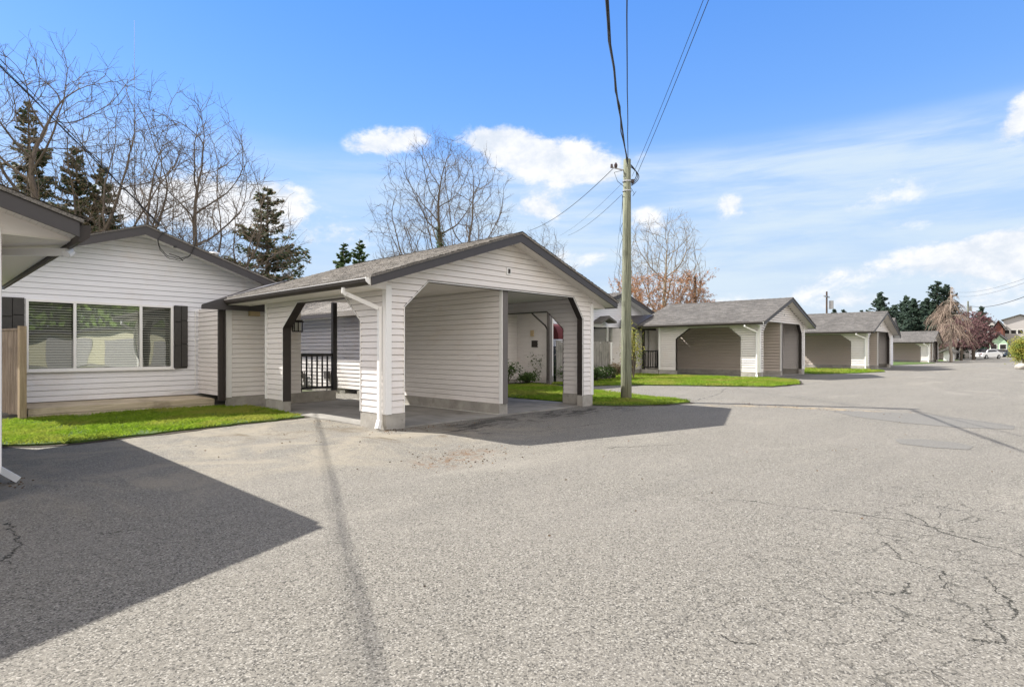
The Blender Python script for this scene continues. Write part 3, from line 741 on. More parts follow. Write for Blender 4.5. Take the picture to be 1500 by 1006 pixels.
# lawns
LAWNS = {
 'near': [(-.6, 11.2), (.94, 10.97), (1.63, 10.55), (2.97, 10.77), (4.28, 11.02), (5.66, 11.16), (5.72, 13.0), (5.72, 14.2), (5.25, 14.7), (1.5, 14.7), (-.6, 14.7)],
 'mid': [(11.9, 8.35), (12.1, 7.9), (13.1, 7.1), (14.15, 6.92), (14.5, 7.4), (14.87, 8.32), (15.6, 10.2), (16.4, 12.3), (17.2, 15.1), (12.0, 15.1)],
 'far': [(17.6, 12.9), (19.4, 12.2), (20.6, 10.5), (21.3, 9.1), (22.2, 7.6), (24.6, 7.35), (27.3, 8.2), (28.5, 9.6), (28.5, 17.5), (24, 17.5), (22.6, 14.9), (17.8, 14.9)],
 'third': [(35.6, 9.7), (38.5, 8.3), (42.2, 7.6), (44.4, 8.3), (45.0, 9.2), (45.0, 18), (35.8, 18)],
 'fourth': [(60.6, 10.2), (66, 9.4), (73, 8.7), (75.3, 9.5), (75.3, 18), (60.8, 18)],
 'fifth': [(82.2, 10.2), (88, 9.2), (95, 8.7), (97, 9.6), (97, 18), (82.4, 18)]}
def inside(x, y, P_):
    c = False; j = len(P_)-1
    for i in range(len(P_)):
        xi, yi = P_[i]; xj, yj = P_[j]
        if (yi > y) != (yj > y) and x < (xj-xi)*(y-yi)/(yj-yi)+xi: c = not c
        j = i
    return c
def blades(name, P_, n, h, w_, seed, label, holes=()):
    rnd = random.Random(seed); xs = [p[0] for p in P_]; ys = [p[1] for p in P_]; V, F = [], []
    x0, x1, y0, y1 = min(xs), max(xs), min(ys), max(ys); k = 0; tries = 0
    while k < n and tries < n*6:
        tries += 1; x = rnd.uniform(x0, x1); y = rnd.uniform(y0, y1)
        if not inside(x, y, P_): continue
        if any(a <= x <= c and b_ <= y <= d for a, b_, c, d in holes): continue
        den = noise.noise(Vector((x*1.7, y*1.7, 3)))
        if rnd.random() < .30-den*.9: continue
        a = rnd.uniform(0, 2*PI); hh = h*rnd.uniform(.5, 1.25)*(1+.5*noise.noise(Vector((x*.9, y*.9, 0)))); ww = w_*rnd.uniform(.6, 1.3)
        ca, sa = math.cos(a)*ww/2, math.sin(a)*ww/2; lx, ly = rnd.gauss(0, hh*.75), rnd.gauss(0, hh*.75)
        i = len(V); V += [(x-ca, y-sa, .03), (x+ca, y+sa, .03), (x+lx*.4+ca*.6, y+ly*.4+sa*.6, .03+hh*.6), (x+lx, y+ly, .03+hh)]
        F += [(i, i+1, i+2), (i, i+2, i+3)]; k += 1
    me = bpy.data.meshes.new(name); me.from_pydata(V, [], F); me.materials.append(M['grass'])
    return tag(link(name, me), label, 'grass', kind='stuff')
for i, (k, pts) in enumerate(LAWNS.items()):
    cx_ = sum(p[0] for p in pts)/len(pts); cy_ = sum(p[1] for p in pts)/len(pts)
    big = [(p[0]+(p[0]-cx_)/max(.1, math.hypot(p[0]-cx_, p[1]-cy_))*.12, p[1]+(p[1]-cy_)/max(.1, math.hypot(p[0]-cx_, p[1]-cy_))*.12) for p in pts]
    if i < 3: o, _ = poly_sheet('soil_edge', big, .009+.001*i, 'soil', .06, i+13); tag(o, kind='structure')
    o, _ = poly_sheet('lawn', pts, .035, 'lawn', .06, i+3, .05); tag(o, kind='structure')
blades('grass', LAWNS['near'], 46000, .055, .013, 1, 'short bright grass in front of the house with the wide window')
blades('grass', LAWNS['mid'], 46000, .06, .016, 2, 'short bright grass round the foot of the utility pole')
blades('grass', LAWNS['far'], 42000, .075, .024, 3, 'short bright grass in front of the second carport')
blades('grass', LAWNS['third'], 14000, .09, .045, 4, 'grass strip in front of the third carport')

# ================================================================== THE BUILDINGS
c1_ = carport('carport', 'white double carport with grey gable roof, nearest in full view, left of the utility pole', 5.74, 8.4, right_open=True, group='gabled carports along the road')
c0_ = carport('carport', 'carport cut by the left photo edge, only its dark eave corner and white downspout show', -5.52, 7.05, H=2.60, right_cut=True, group='gabled carports along the road', post_y=.15)
k2 = 1.13; NTK = .040
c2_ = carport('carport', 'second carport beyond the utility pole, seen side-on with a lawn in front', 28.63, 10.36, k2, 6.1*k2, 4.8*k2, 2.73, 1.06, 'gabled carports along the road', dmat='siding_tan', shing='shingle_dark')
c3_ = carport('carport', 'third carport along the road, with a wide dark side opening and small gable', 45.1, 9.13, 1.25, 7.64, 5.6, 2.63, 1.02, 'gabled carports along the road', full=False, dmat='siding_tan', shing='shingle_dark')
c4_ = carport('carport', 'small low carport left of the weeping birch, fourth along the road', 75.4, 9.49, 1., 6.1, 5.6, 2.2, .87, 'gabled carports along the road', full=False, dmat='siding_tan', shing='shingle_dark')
for x, y, lb in ((97., 9.55, 'far carport standing behind the weeping birch'), (118., 9.5, 'farthest carport, just left of the white car')):
    c = copy_tree(c4_); c.location = (x, y, 0); c['label'] = lb
NTK = .011
b = B(); b.beam((45.55, 14.9, .05), (45.3, 14.9, 1.35), .05, .22); o = b.build('leaning_board', 'white'); tag(o, 'pale board leaning inside the third carport at its left', 'board')
# rear part of the first carport: railing, post, tan wall with lantern
def porch_bits(root, X0, Y0, k=1., kz=1.):
    u = lambda x: (x-5.74)*k; v = (14.25-8.4)*k
    b = B(); sheet(b, [(u(6.5), .28*kz), (u(7.06), .28*kz), (u(7.06), 2.68*kz), (u(6.5), 2.68*kz)], (0, v-.06, 0), (1, 0, 0), (0, -1, 0), .28*kz); b.build('rear_wall', 'siding', root)
    b = B(); b.box(u(6.4), u(8.06), v-.07, v+.10, -.05, .295*kz); b.build('foundation', 'concrete', root)
    b = B(); b.box(u(7.98), u(8.10), v-.06, v+.05, .29*kz, 2.68*kz); b.build('post', 'black', root)
    b = B(); b.box(u(7.08), u(7.98), v-.03, v+.02, 1.22*kz, 1.29*kz); b.box(u(7.08), u(7.98), v-.02, v+.02, .36*kz, .42*kz); b.box(u(7.06), u(7.11), v-.03, v+.02, .30*kz, 1.22*kz)
    for i in range(1, 6):
        x = u(7.1+i*.148); b.box(x-.018, x+.018, v-.018, v+.012, .42*kz, 1.22*kz)
    b.build('railing', 'black', root)
porch_bits(c1_, 5.74, 8.4)
porch_bits(c2_, 0, 0, k2, 1.06)
b = B(); sheet(b, [(-.5, .3), (3.2, .3), (3.2, 2.8), (-.5, 2.8)], (0, 6.9, 0), (1, 0, 0), (0, -1, 0), .3); b.box(-.5, 3.2, 6.905, 7.0, -.05, 2.8); b.build('rear_wall', 'siding', c2_)
b = B(); b.box(-.06, .06, 6.35, 6.47, .3, 2.62); b.build('post', 'black', c2_)
b = B(); b.box(-.03, .03, 5.45, 6.36, 1.28, 1.35); b.box(-.02, .02, 5.45, 6.36, .38, .44)
for i in range(6): b.box(-.018, .018, 5.5+i*.15, 5.536+i*.15, .44, 1.28)
b.build('railing', 'black', c2_)
b = B(); b.box(-.08, .1, 5.45, 6.5, -.05, .3); b.build('foundation', 'concrete', c2_)
b = B(); b.box(1.04, 1.27, 5.58, 5.70, 1.85, 1.875); b.box(1.02, 1.29, 5.56, 5.72, 2.10, 2.125); b.prism([(1.04, 5.58, 2.125), (1.27, 5.58, 2.125), (1.27, 5.70, 2.125), (1.04, 5.70, 2.125)], (0, 0, .03))
for x in (1.04, 1.145, 1.25):
    for y in (5.58, 5.68): b.box(x, x+.02, y, y+.02, 1.875, 2.10)
b.box(1.12, 1.19, 5.70, 5.79, 1.93, 2.05); lan = b.build('wall_lantern', 'black', c1_)
b = B(); b.box(1.075, 1.235, 5.605, 5.675, 1.88, 2.09); b.build('lantern_glass', 'lampglass', lan)

# house behind the near lawn
house1 = gable_house('house', 'white siding house with a wide three-light window, dark shutters and a low gable', .9, 6.95, 16.2, 26, 3.22, 4.32, .15, .6,
                     win=(1.80, 4.66, .93, 2.50), base=.25, chim=(6.1, 15.9+1.6, 4.12))
window(house1, 1.80, 4.66, .93, 2.50, 16.2, (2.66, 3.96), True, ['screen', 'glass', 'screen'])
for xa, xb in ((1.38, 1.78), (4.68, 4.99)):
    b = B()
    w2 = (xb-xa)/2
    for i in range(2):
        for z0, z1 in ((.92, 1.5), (1.51, 2.1), (2.11, 2.52)) : b.box(xa+i*w2+.006, xa+(i+1)*w2-.006, 16.12, 16.17, z0+(.04 if i else 0)+.004, z1+(.04 if i and z1 < 2.5 else 0)-.004)
    b.box(xa+.004, xb-.004, 16.165, 16.185, .925, 2.515); b.build('shutter', 'shutter', house1)
entry(house1, 5.74, 8.4, 1.)
b = B(); b.box(5.76, 6.0, 14.16, 14.27, 2.22, 2.37); b.tube([(5.98, 14.2, 2.37), (6.0, 14.18, 2.45)], .035, 8); b.build('wall_lamp', 'beige', house1)
# service loop and small conduit on the gable
b = B()
for q in range(2):
    pts = []
    for i in range(19):
        a = PI*1.0+PI*i/18; pts.append((4.55+.40*math.cos(a)+.02*q, 15.55+.03*q, 4.02+(.44-.05*q)*math.sin(a)*(1 if i > 2 else .9)+.015*math.sin(i*1.7+q)))
    b.tube(pts, .007, 5)
b.tube([(4.15, 15.55, 4.02), (4.25, 15.55, 4.2), (4.36, 15.55, 4.25)], .01, 5); b.tube([(4.95, 15.5, 4.0), (4.97, 15.5, 4.2)], .016, 6)
b.tube([(4.40, 15.57, 3.72), (4.5, 15.56, 3.70), (4.62, 15.55, 3.66), (4.7, 15.55, 3.58)], .010, 5)
b.build('service_cable_loop', 'wire', house1)
b = B(); b.box(4.50, 4.56, 15.54, 15.58, 3.88, 3.93); b.build('cable_clip', 'wire', house1)
b = B(); b.tube([(5.17, 16.15, 2.4), (5.17, 16.15, .5), (5.12, 16.1, .38), (4.6, 16.12, .33)], .012, 6); b.build('conduit', 'white', house1)
# deck
dk = thing('wooden_deck', (1.7, 14.75, 0), 'low weathered plank deck below the wide window', 'deck')
b = B(); n = 9
for i in range(n): b.box(0, 3.42, .04+i*.16, .04+i*.16+.15, .185, .225)
b.build('deck_boards', 'deck', dk)
b = B(); b.box(-.02, 3.45, 0, .035, .105, .215); b.box(-.02, 3.45, .006, .030, -.02, .098); b.build('deck_skirt', 'deck', dk)
# short fence beside the deck
fn = thing('wooden_fence', (1.58, 14.55, 0), 'short stained board fence with a pale cedar post at the left end of the deck', 'fence'); fn.rotation_euler.z = .21
b = B(); rnd = random.Random(5)
for i in range(11): b.box(-.012, .012, .14+i*.145, .14+i*.145+.138, .12+rnd.uniform(-.01, .01), 1.78+rnd.uniform(-.015, .015))
b.build('fence_boards', 'fence', fn)
b = B(); b.box(-.05, .06, .0, .10, -.05, 1.86); b.build('post', 'cedar', fn)
b = B(); b.box(.012, .05, .1, 1.7, .22, .31); b.box(.012, .05, .1, 1.7, 1.55, 1.64); b.box(-.03, .05, .1, 1.7, 1.78, 1.82); b.build('rail', 'fence', fn)

NTK = .016
# second house (behind the pole)
house2 = gable_house('house', 'white house with low gable behind the utility pole, half hidden by a grey fence', 25.0, 32.0, 18.5, 27, 3.55, 4.67, .3, .6, win=(25.8, 28.72, 1.75, 2.72), base=.35, shing='shingle_dark')
window(house2, 25.8, 28.72, 1.75, 2.72, 18.5, (27.6,), False, 'glass')
b = B(); b.box(28.76, 29.2, 18.40, 18.47, 1.75, 2.72); b.build('shutter', 'shutter', house2)
entry(house2, 28.63, 10.36, k2, 1.07)
hv = thing('gable_hood', (26.75, 18.3, 3.0), 'small grey shingled hood on the white wall left of the utility pole', 'awning')
b = B(); b.prism([(-.75, -.5, -.08), (0, -.5, .27), (.75, -.5, -.02), (.75, -.5, -.12), (0, -.5, .13), (-.75, -.5, -.2)], (0, .6, 0)); b.build('hood_roof', 'shingle_dark', hv)
# house between the two, seen through the carport openings
NTK = .022
house3 = gable_house('house', 'white house seen through the openings of the nearest carport, lamp and plaque beside its door', 9.75, 19.5, 16.6, 26, 2.55, 4.33, .5, .3, base=.15, wall='siding')
b = B(); sheet(b, [(15.2, .15), (16.6, .15), (16.6, 2.45), (15.2, 2.45)], (9.75, 0, 0), (0, 1, 0), (-1, 0, 0), .15, .125); sheet(b, [(9.75, .15), (14.4, .15), (14.4, 2.45), (9.75, 2.45)], (0, 15.2, 0), (1, 0, 0), (0, -1, 0), .15, .125); b.quad((14.4, 15.2, .1), (14.4, 16.6, .1), (14.4, 16.6, 2.45), (14.4, 15.2, 2.45)); b.build('wing_wall', 'siding', house3)
b = B(); b.prism([(9.25, 14.9, 2.55), (14.6, 14.9, 4.2), (14.6, 14.9, 4.24), (9.25, 14.9, 2.59)], (0, 1.5, 0)); b.box(9.16, 9.25, 14.9, 16.3, 2.42, 2.54); b.box(9.25, 9.8, 14.95, 16.35, 2.42, 2.435); b.build('wing_roof', 'shingle', house3)
b = B(); sheet(b, [(14.75, .15), (16.6, .15), (16.6, 3.05), (14.75, 3.05)], (17.95, 0, 0), (0, 1, 0), (-1, 0, 0), .15)
b.box(17.96, 18.1, 14.75, 16.6, -.05, 3.05); b.build('porch_wall', 'siding', house3)
b = B(); b.box(14.4, 18.6, 14.6, 16.9, 3.05, 3.09); b.build('porch_soffit', 'soffit', house3)
b = B(); b.prism([(14.4, 14.5, 3.1), (18.75, 14.5, 3.1), (18.75, 17.5, 3.6), (14.4, 17.5, 3.6)], (0, 0, .05)); b.build('porch_roof', 'shingle', house3)
b = B(); b.box(17.86, 17.95, 15.65, 15.78, 1.95, 2.2); b.build('wall_lamp', 'beige', house3)
b = B(); b.box(17.90, 17.96, 15.45, 15.75, 1.50, 1.78); b.build('number_plaque', 'brown', house3)
b = B(); b.box(17.7, 17.86, 14.6, 14.75, .35, 3.05); b.box(17.68, 17.88, 14.58, 14.77, -.05, .35); b.build('porch_post', 'post', house3)
b = B(); b.tube([(16.6, 14.62, 3.0), (16.65, 14.62, 2.8), (17.5, 14.66, 2.35), (17.62, 14.66, 2.2), (17.62, 14.66, .2)], .035, 8); b.build('downspout', 'brown', house3)
for x, y, z in ((9.70, 16.35+1.2, .55), (9.70, 16.2+3.2, .5)):
    b = B(); b.box(x-.12, x, y-.10, y+.10, z-.12, z+.14); b.tube([(x-.06, y, z-.1), (x-.06, y, .0)], .02, 6); b.tube([(x-.06, y, z+.1), (x-.06, y-.3, z+.15), (x-.06, y-.3, 0)], .02, 6); b.build('gas_meter', 'post', house3)
NTK = .016
# door and awning beyond the porch post
dh = thing('entrance_door', (19.3, 15.9, 0), 'blue grey entrance door under a dark red awning, framed in white', 'door')
b = B(); b.box(-.6, .0, .0, .05, .05, 1.55); b.box(.12, .7, .0, .05, .05, 1.55); b.build('door_leaf', 'door', dh)
b = B(); b.box(.0, .12, -.03, .06, .05, 1.55); b.box(-.7, -.6, -.03, .06, .05, 1.55); b.build('door_frame', 'white', dh)
b = B()
for i in range(8):
    a0 = PI/2*i/8; a1 = PI/2*(i+1)/8
    b.quad((-.1, -.55*math.cos(a0), 1.85+.75*math.sin(a0)*.9), (1.2, -.55*math.cos(a0), 1.85+.75*math.sin(a0)*.9), (1.2, -.55*math.cos(a1), 1.85+.75*math.sin(a1)*.9), (-.1, -.55*math.cos(a1), 1.85+.75*math.sin(a1)*.9))
b.prism([(-.1, 0, 1.85)]+[(-.1, -.55*math.cos(PI/2*i/8), 1.85+.675*math.sin(PI/2*i/8)) for i in range(9)], (.01, 0, 0)); b.build('awning', 'red', dh)
b = B(); sheet(b, [(17.95, .05), (22.8, .05), (22.8, 2.95), (17.95, 2.95)], (0, 16.4, 0), (1, 0, 0), (0, -1, 0), .05); b.build('garden_wall', 'siding_house'); 
gw = bpy.data.objects['garden_wall']; tag(gw, 'plain white siding wall behind the dark red awning', 'wall')
# grey fence left of the pole
fg = thing('wooden_fence', (18.6, 15.0, 0), 'tall silvered board fence left of the utility pole', 'fence')
b = B(); rnd = random.Random(8)
for i in range(27): b.box(i*.15, i*.15+.143, -.012+rnd.uniform(-.004, .004), .012, .05, 1.72+rnd.uniform(-.02, .02))
b.build('fence_boards', 'fence_grey', fg)
b = B(); b.box(-.02, 4.07, -.02, .02, 1.74, 1.78); b.box(0, 4.05, .013, .05, .3, .4); b.box(0, 4.05, .013, .05, 1.4, 1.5); b.build('rail', 'fence_grey', fg)
b = B(); b.box(3.98, 4.07, -.06, .03, -.05, 1.74); b.build('post', 'white', fg)
# third pair: small building right of the third carport
e3 = gable_house('porch_house', 'small white gabled porch squeezed in right of the third carport', 54.2, 58.2, 9.9, 16, 2.55, 4.0, .45, .5, base=.1, shing='shingle_dark', bh=.15)
b = B(); b.box(55.6, 56.7, 9.86, 9.92, .1, 2.1); b.build('door', 'door', e3)

# building and hedge across the road (seen only in the window's reflection)
o_ = gable_house('carport_block', 'cream carport block across the road, mirrored in the wide window', 6.0, 17.5, -27, -21.2, 2.5, 3.4, .4, .5, base=.2, wall='cream', bh=.3, shing='shingle_dark')
M_dummy = 0
for xa in (7.2, 10.6, 14.0):
    b = B(); b.box(xa, xa+2.5, -21.2, -21.12, .1, 2.15); b.build('garage_door', 'greywall', o_)

# ================================================================== UTILITY POLES AND WIRES
pl = thing('utility_pole', (13.53, 8.46, 0), 'greenish wooden utility pole standing in the grass right of the nearest carport', 'utility pole')
b = B(); b.tube([(0, 0, -.2), (0, 0, .02), (.01, 0, 2.2), (.03, 0, 4.4), (.05, 0, 6.6)], [.155, .15, .135, .118, .10], 16); b.build('shaft', 'pole', pl, True)
b = B(); b.tube([(.04, 0, 5.98), (.04, 0, 6.02)], .125, 12); b.tube([(.04, 0, 5.72), (.04, 0, 5.75)], .125, 12); b.beam((.0, .05, 6.3), (-.28, .28, 6.38), .03, .03); b.build('hardware', 'steel', pl)
for q_ in (([(-.2, .2, 6.36), (-.2, .2, 6.44), (-.2, .2, 6.5)], [.035, .05, .02]), ([(-.28, .28, 6.36), (-.28, .28, 6.46)], [.04, .03]), ([(.17, -.1, 5.96), (.17, -.1, 6.06)], [.04, .05])):
    b = B(); b.tube(q_[0], q_[1], 8); b.build('insulator', 'ceramic', pl)
def cat_pts(a, c, sag, n=22, jit=0, seed=0):
    a, c = Vector(a), Vector(c); rnd = random.Random(seed); o = []
    for i in range(n+1):
        t = i/n; p = a.lerp(c, t); p.z -= 4*sag*t*(1-t); p += Vector((rnd.gauss(0, jit), rnd.gauss(0, jit), rnd.gauss(0, jit))); o.append(p)
    return o
def wire(name, label, paths, group=None):
    b = B()
    for pts, r_ in paths: b.tube(pts, r_, 5)
    return tag(b.build(name, 'wire', smooth=True), label, 'cable', group)
T0 = Vector((13.58, 8.46, 6.35))
def far(px, py, d):                                                  # a point out along a sight line, used as the far anchor of a span
    a = ray(px, py); return Vector((a[0]*d, a[1]*d, CAMH+a[2]*d))
def span(T, d, L): return T+Vector(d).normalized()*L
w1 = span(Vector((13.60, 8.40, 6.5)), (-.8393, -.5033, -.2057+.19), 30)
A1 = far(893, 0, 6.0); A1b = A1+(A1-T0)*1.6; A1b.z = A1.z+.3
wire('overhead_cable', 'thick twisted cable rising from the pole top to the top edge of the photo', [
    (cat_pts(T0+Vector((.04, 0, .12)), far(893, 60, 6.5), .05, 10, .008, 1)+cat_pts(far(893, 60, 6.5), far(886, -40, 5.0), 0, 3)[1:], .016),
    (cat_pts(T0+Vector((.02, 0, .10)), far(895, 60, 6.5), .06, 10, .012, 2)+cat_pts(far(894, 60, 6.5), far(888, -40, 5.0), 0, 3)[1:], .012)])
wire('overhead_cable', 'single black cable hanging straight above the pole top', [(cat_pts(T0+Vector((.04, 0, .1)), far(918, -30, 7), .0, 10, .004, 3), .010)])
wire('overhead_cable', 'right of two thin wires slanting from the pole towards the upper right', [(cat_pts(T0+Vector((.14, -.12, -.35)), far(1048, -25, 8), .05, 14), .006)])
wire('overhead_cable', 'left of two thin wires slanting from the pole towards the upper right', [(cat_pts(T0+Vector((.12, -.08, -.2)), far(1040, -25, 8.2), .06, 14), .005)])
# drip loops
b = B(); 
for q in range(3):
    pts = [T0+Vector((.06, 0, .15-.05*q))]
    for i in range(12):
        a = i/11*PI; pts.append(T0+Vector(((.10+.03*q)*math.sin(a)+.09, -.08-(.10+.02*q)*math.sin(a), .1-.5*i/11-.03*q)))
    b.tube(pts, .012, 5)
b.tube([T0+Vector((-.10, .1, -.05)), T0+Vector((-.25, .25, -.1)), T0+Vector((-.2, .18, -.35)), T0+Vector((-.05, .05, -.5))], .008, 5)
b.tube([T0+Vector((.1, -.05, -.5)), T0+Vector((.2, -.1, -.65)), T0+Vector((.12, -.1, -.75)), T0+Vector((.22, -.15, -.6))], .006, 5)
o = b.build('drip_loop', 'wire', pl); o.matrix_parent_inverse = Matrix.Translation((-13.53, -8.46, 0))
wire('service_wire', 'service wire dropping left from the pole top behind the carport roof', [(cat_pts(T0+Vector((-.24, .24, .05)), onY(775, 338, 17), .25), .009)])
wire('service_wire', 'thin lower service wire dropping left from the pole', [(cat_pts(T0+Vector((-.1, .1, -.7)), onY(832, 345, 17), .15), .006)])
wire('service_wire', 'faint middle service wire dropping left from the pole', [(cat_pts(T0+Vector((-.1, .1, -.4)), onY(820, 345, 19), .15), .004)])
wire('service_wire', 'loose wires hanging down behind the left side of the pole', [(cat_pts(T0+Vector((-.1, .05, -.8)), onY(903, 445, 16), .5, 22, .05, 9), .007), (cat_pts(T0+Vector((-.1, .05, -.6)), onY(896, 440, 15), .2, 22, .01, 5), .004)])
# service span over the camera to the near house
A = Vector((4.36, 15.55, 4.25))
wire('service_cable', 'black service cable slanting down from the upper left to the house gable', [(cat_pts(A, A+Vector((-.543, -.83, .145))*34, .0, 30, .010, 4), .009), (cat_pts(A, A+Vector((-.543, -.83, .146))*34, .0, 30, .02, 6), .005)])
wire('service_cable', 'thin upper wire crossing the left trees towards the house gable', [(cat_pts(A+Vector((-.1, 0, .05)), A+Vector((-.65, -.67, .35))*20, .0, 12), .007)])
an = onY(197, 300, 30)
wire('antenna_mast', 'hair-thin vertical antenna rising above the left trees', [([Vector((an.x, 30, 0)), Vector((an.x, 30, 10)), onY(197, 30, 30)], [.02, .010, .006])])
def far_pole(base, top, label, arm=True, r0=.16, m='pole'):
    p = thing('utility_pole', (base[0], base[1], 0), label, 'utility pole')
    b = B(); b.tube([(0, 0, 0), (0, 0, top)], [r0, r0*.7], 8); b.build('shaft', m, p)
    if arm:
        b = B(); b.beam((-.9, 0, top-.5), (.9, 0, top-.5), .1, .12); b.tube([(.35, -.3, top-1.7), (.35, -.3, top-.9)], .22, 10); b.build('hardware', 'steel', p)
    return p
q = onX(1211, 427, 62); far_pole(q, q.z, 'thin utility pole with a transformer above the third carport roof', True, .11, 'pole_brown')
q = onX(1018, 405, 45); far_pole(q, q.z, 'brown pole top showing over the second carport roof right of the leafy orange tree', False, .17, 'pole_brown')
q = onX(1418, 441, 125); far_pole(q, q.z, 'utility pole behind the purple plum tree with a cable running right')
q0 = onX(1418, 447, 125); wire('overhead_cable', 'cable running right from the far pole above the plum tree', [(cat_pts(q0, onX(1510, 431, 60), .6), .028)])
for k, (ya, yb) in enumerate(((428, 405), (434, 411))):
    wire('overhead_cable', ('upper' if not k else 'lower')+' of two pale wires crossing the sky above the plum tree', [(cat_pts(onX(1405, ya, 140), onX(1510, yb, 70), .5), .014)])

# ================================================================== TREES
def tubes_mesh(name, segs, m, parent):
    V, F = [], []
    for p, q, r0, r1, n in segs:
        d = (q-p); L = d.length
        if L < 1e-6: continue
        d /= L; u = d.orthogonal().normalized(); v = d.cross(u); i = len(V)
        for c, r_ in ((p, r0), (q, r1)):
            for k in range(n):
                a = 2*PI*k/n; V.append(c+r_*(math.cos(a)*u+math.sin(a)*v))
        for k in range(n): F.append((i+k, i+(k+1) % n, i+n+(k+1) % n, i+n+k))
    me = bpy.data.meshes.new(name); me.from_pydata([tuple(v) for v in V], [], F); me.materials.append(M[m])
    return link(name, me, parent)
def leaves_mesh(name, pts, size, m, parent, rnd, flat_=0):
    V, F = [], []
    for p in pts:
        s = size*rnd.uniform(.6, 1.4); a = Vector((rnd.gauss(0, 1), rnd.gauss(0, 1), rnd.gauss(0, 1)*(1-flat_))).normalized(); b_ = a.orthogonal().normalized()*s*.55; a = a*s
        i = len(V); V += [p-a*.5, p+b_*.6, p+a*.6, p-b_*.6]; F.append((i, i+1, i+2, i+3))
    me = bpy.data.meshes.new(name); me.from_pydata([tuple(v) for v in V], [], F); me.materials.append(M[m])
    return link(name, me, parent)
import numpy as np
def bare_tree(name, label, base, H, R, seed, m='bark', n_pts=1100, fork=.2, group=None, tip=.0105, leaf=None, ivy=False, low=.26, twigs=3, twl=.8, lean=(0, 0), cat='tree', step=.36):
    """crown grown by space colonisation inside an uneven dome, twigs added on the thin wood"""
    rnd = random.Random(seed); rs = np.random.RandomState(seed); root = thing(name, tuple(base), label, cat, group)
    A = []
    while len(A) < n_pts:
        v = rs.normal(size=3); v /= np.linalg.norm(v); r = rs.uniform(.12, 1)**(1/2.4)
        lump = 1+.20*noise.noise(Vector((v[0]*1.8+seed, v[1]*1.8, v[2]*1.8)))+.10*noise.noise(Vector((v[0]*4.5, v[1]*4.5+seed, v[2]*4.5)))
        p = v*r*lump*np.array([R, R, H*(.52 if v[2] > 0 else .30)]); p[2] += H*.47; p[0] += lean[0]*p[2]/H; p[1] += lean[1]*p[2]/H
        if p[2] > low*H: A.append(p)
    A = np.array(A); pos = [np.zeros(3)]; par = [-1]; dr = [np.array([0, 0, 1.])]
    fz = H*fork; k = max(2, int(fz/step))
    for i in range(k): pos.append(np.array([lean[0]*.2*(i+1)/k, lean[1]*.2*(i+1)/k, fz*(i+1)/k])); par.append(len(pos)-2); dr.append(np.array([0, 0, 1.]))
    inf = max(R, H)*.6; kill = step*1.35
    near = np.zeros(len(A), int); nd = np.linalg.norm(A-pos[-1], axis=1); near[:] = len(pos)-1; alive = np.ones(len(A), bool); cnt = {}
    for it in range(170):
        if not alive.any(): break
        idx = np.nonzero(alive)[0]; idx = idx[nd[idx] < (inf if it < 25 else inf*.45)] if it else idx
        if len(idx) == 0: break
        new = []
        for nn_ in np.unique(near[idx]):
            if cnt.get(nn_, 0) >= 4: continue
            q = A[idx[near[idx] == nn_]]-pos[nn_]; q = q/np.linalg.norm(q, axis=1, keepdims=True); d = q.mean(0)
            d = d/(np.linalg.norm(d)+1e-6)+dr[nn_]*.8+rs.normal(size=3)*.11+np.array([0, 0, .08]); d /= np.linalg.norm(d)
            pos.append(pos[nn_]+d*step); par.append(int(nn_)); dr.append(d); new.append(len(pos)-1); cnt[nn_] = cnt.get(nn_, 0)+1
        if not new: break
        NP = np.array([pos[j] for j in new]); D_ = np.linalg.norm(A[:, None, :]-NP[None], axis=2); j = D_.argmin(1); dm = D_[np.arange(len(A)), j]
        up = dm < nd; near[up] = np.array(new)[j[up]]; nd = np.minimum(nd, dm); alive &= nd > kill
    n = len(pos); w2 = np.zeros(n); kids = np.zeros(n, int)
    for i in range(n-1, 0, -1):
        if kids[i] == 0: w2[i] = tip**1.88
        w2[par[i]] += w2[i]; kids[par[i]] += 1
    rad = [float(q) for q in w2**(1/1.88)]; trunk, br = [], []; PV = [Vector(p) for p in pos]
    for i in range(1, n):
        p = par[i]; r0_ = min(rad[p], rad[i]*1.25+.002); seg = (PV[p], PV[i], r0_, rad[i], 9 if rad[i] > .1 else 5 if rad[i] > .03 else 3)
        (trunk if i <= k else br).append(seg)
        if rad[i] < tip*3.2:
            for _ in range(twigs if kids[i] == 0 else max(1, twigs-2)):
                d = (Vector(dr[i])+Vector((rnd.gauss(0, .5), rnd.gauss(0, .5), rnd.gauss(.12, .4)))).normalized(); L = twl*rnd.uniform(.4, 1.2); q = PV[i]
                for j_ in range(2):
                    d = (d+Vector((rnd.gauss(0, .15), rnd.gauss(0, .15), .08))).normalized(); e_ = q+d*L/2; br.append((q, e_, tip*(.85-.25*j_), tip*(.6-.2*j_), 3))
                    if rnd.random() < .6:
                        d2 = (d+Vector((rnd.gauss(0, .5), rnd.gauss(0, .5), rnd.gauss(0, .4)))).normalized(); br.append((e_, e_+d2*L*.35, tip*.55, tip*.4, 3))
                    q = e_
    tubes_mesh('trunk', trunk, m, root); tubes_mesh('branches', br, m, root)
    if leaf:
        mt, cnt_, sz, zlo, zhi = leaf; segs = [s for s in br if zlo*H <= s[1].z <= zhi*H and s[2] < .05]; pts = []
        for _ in range(cnt_):
            s = rnd.choice(segs); pts.append(s[0].lerp(s[1], rnd.random())+Vector((rnd.gauss(0, .08), rnd.gauss(0, .08), rnd.gauss(0, .08))))
        leaves_mesh('leaves', pts, sz, mt, root, rnd)
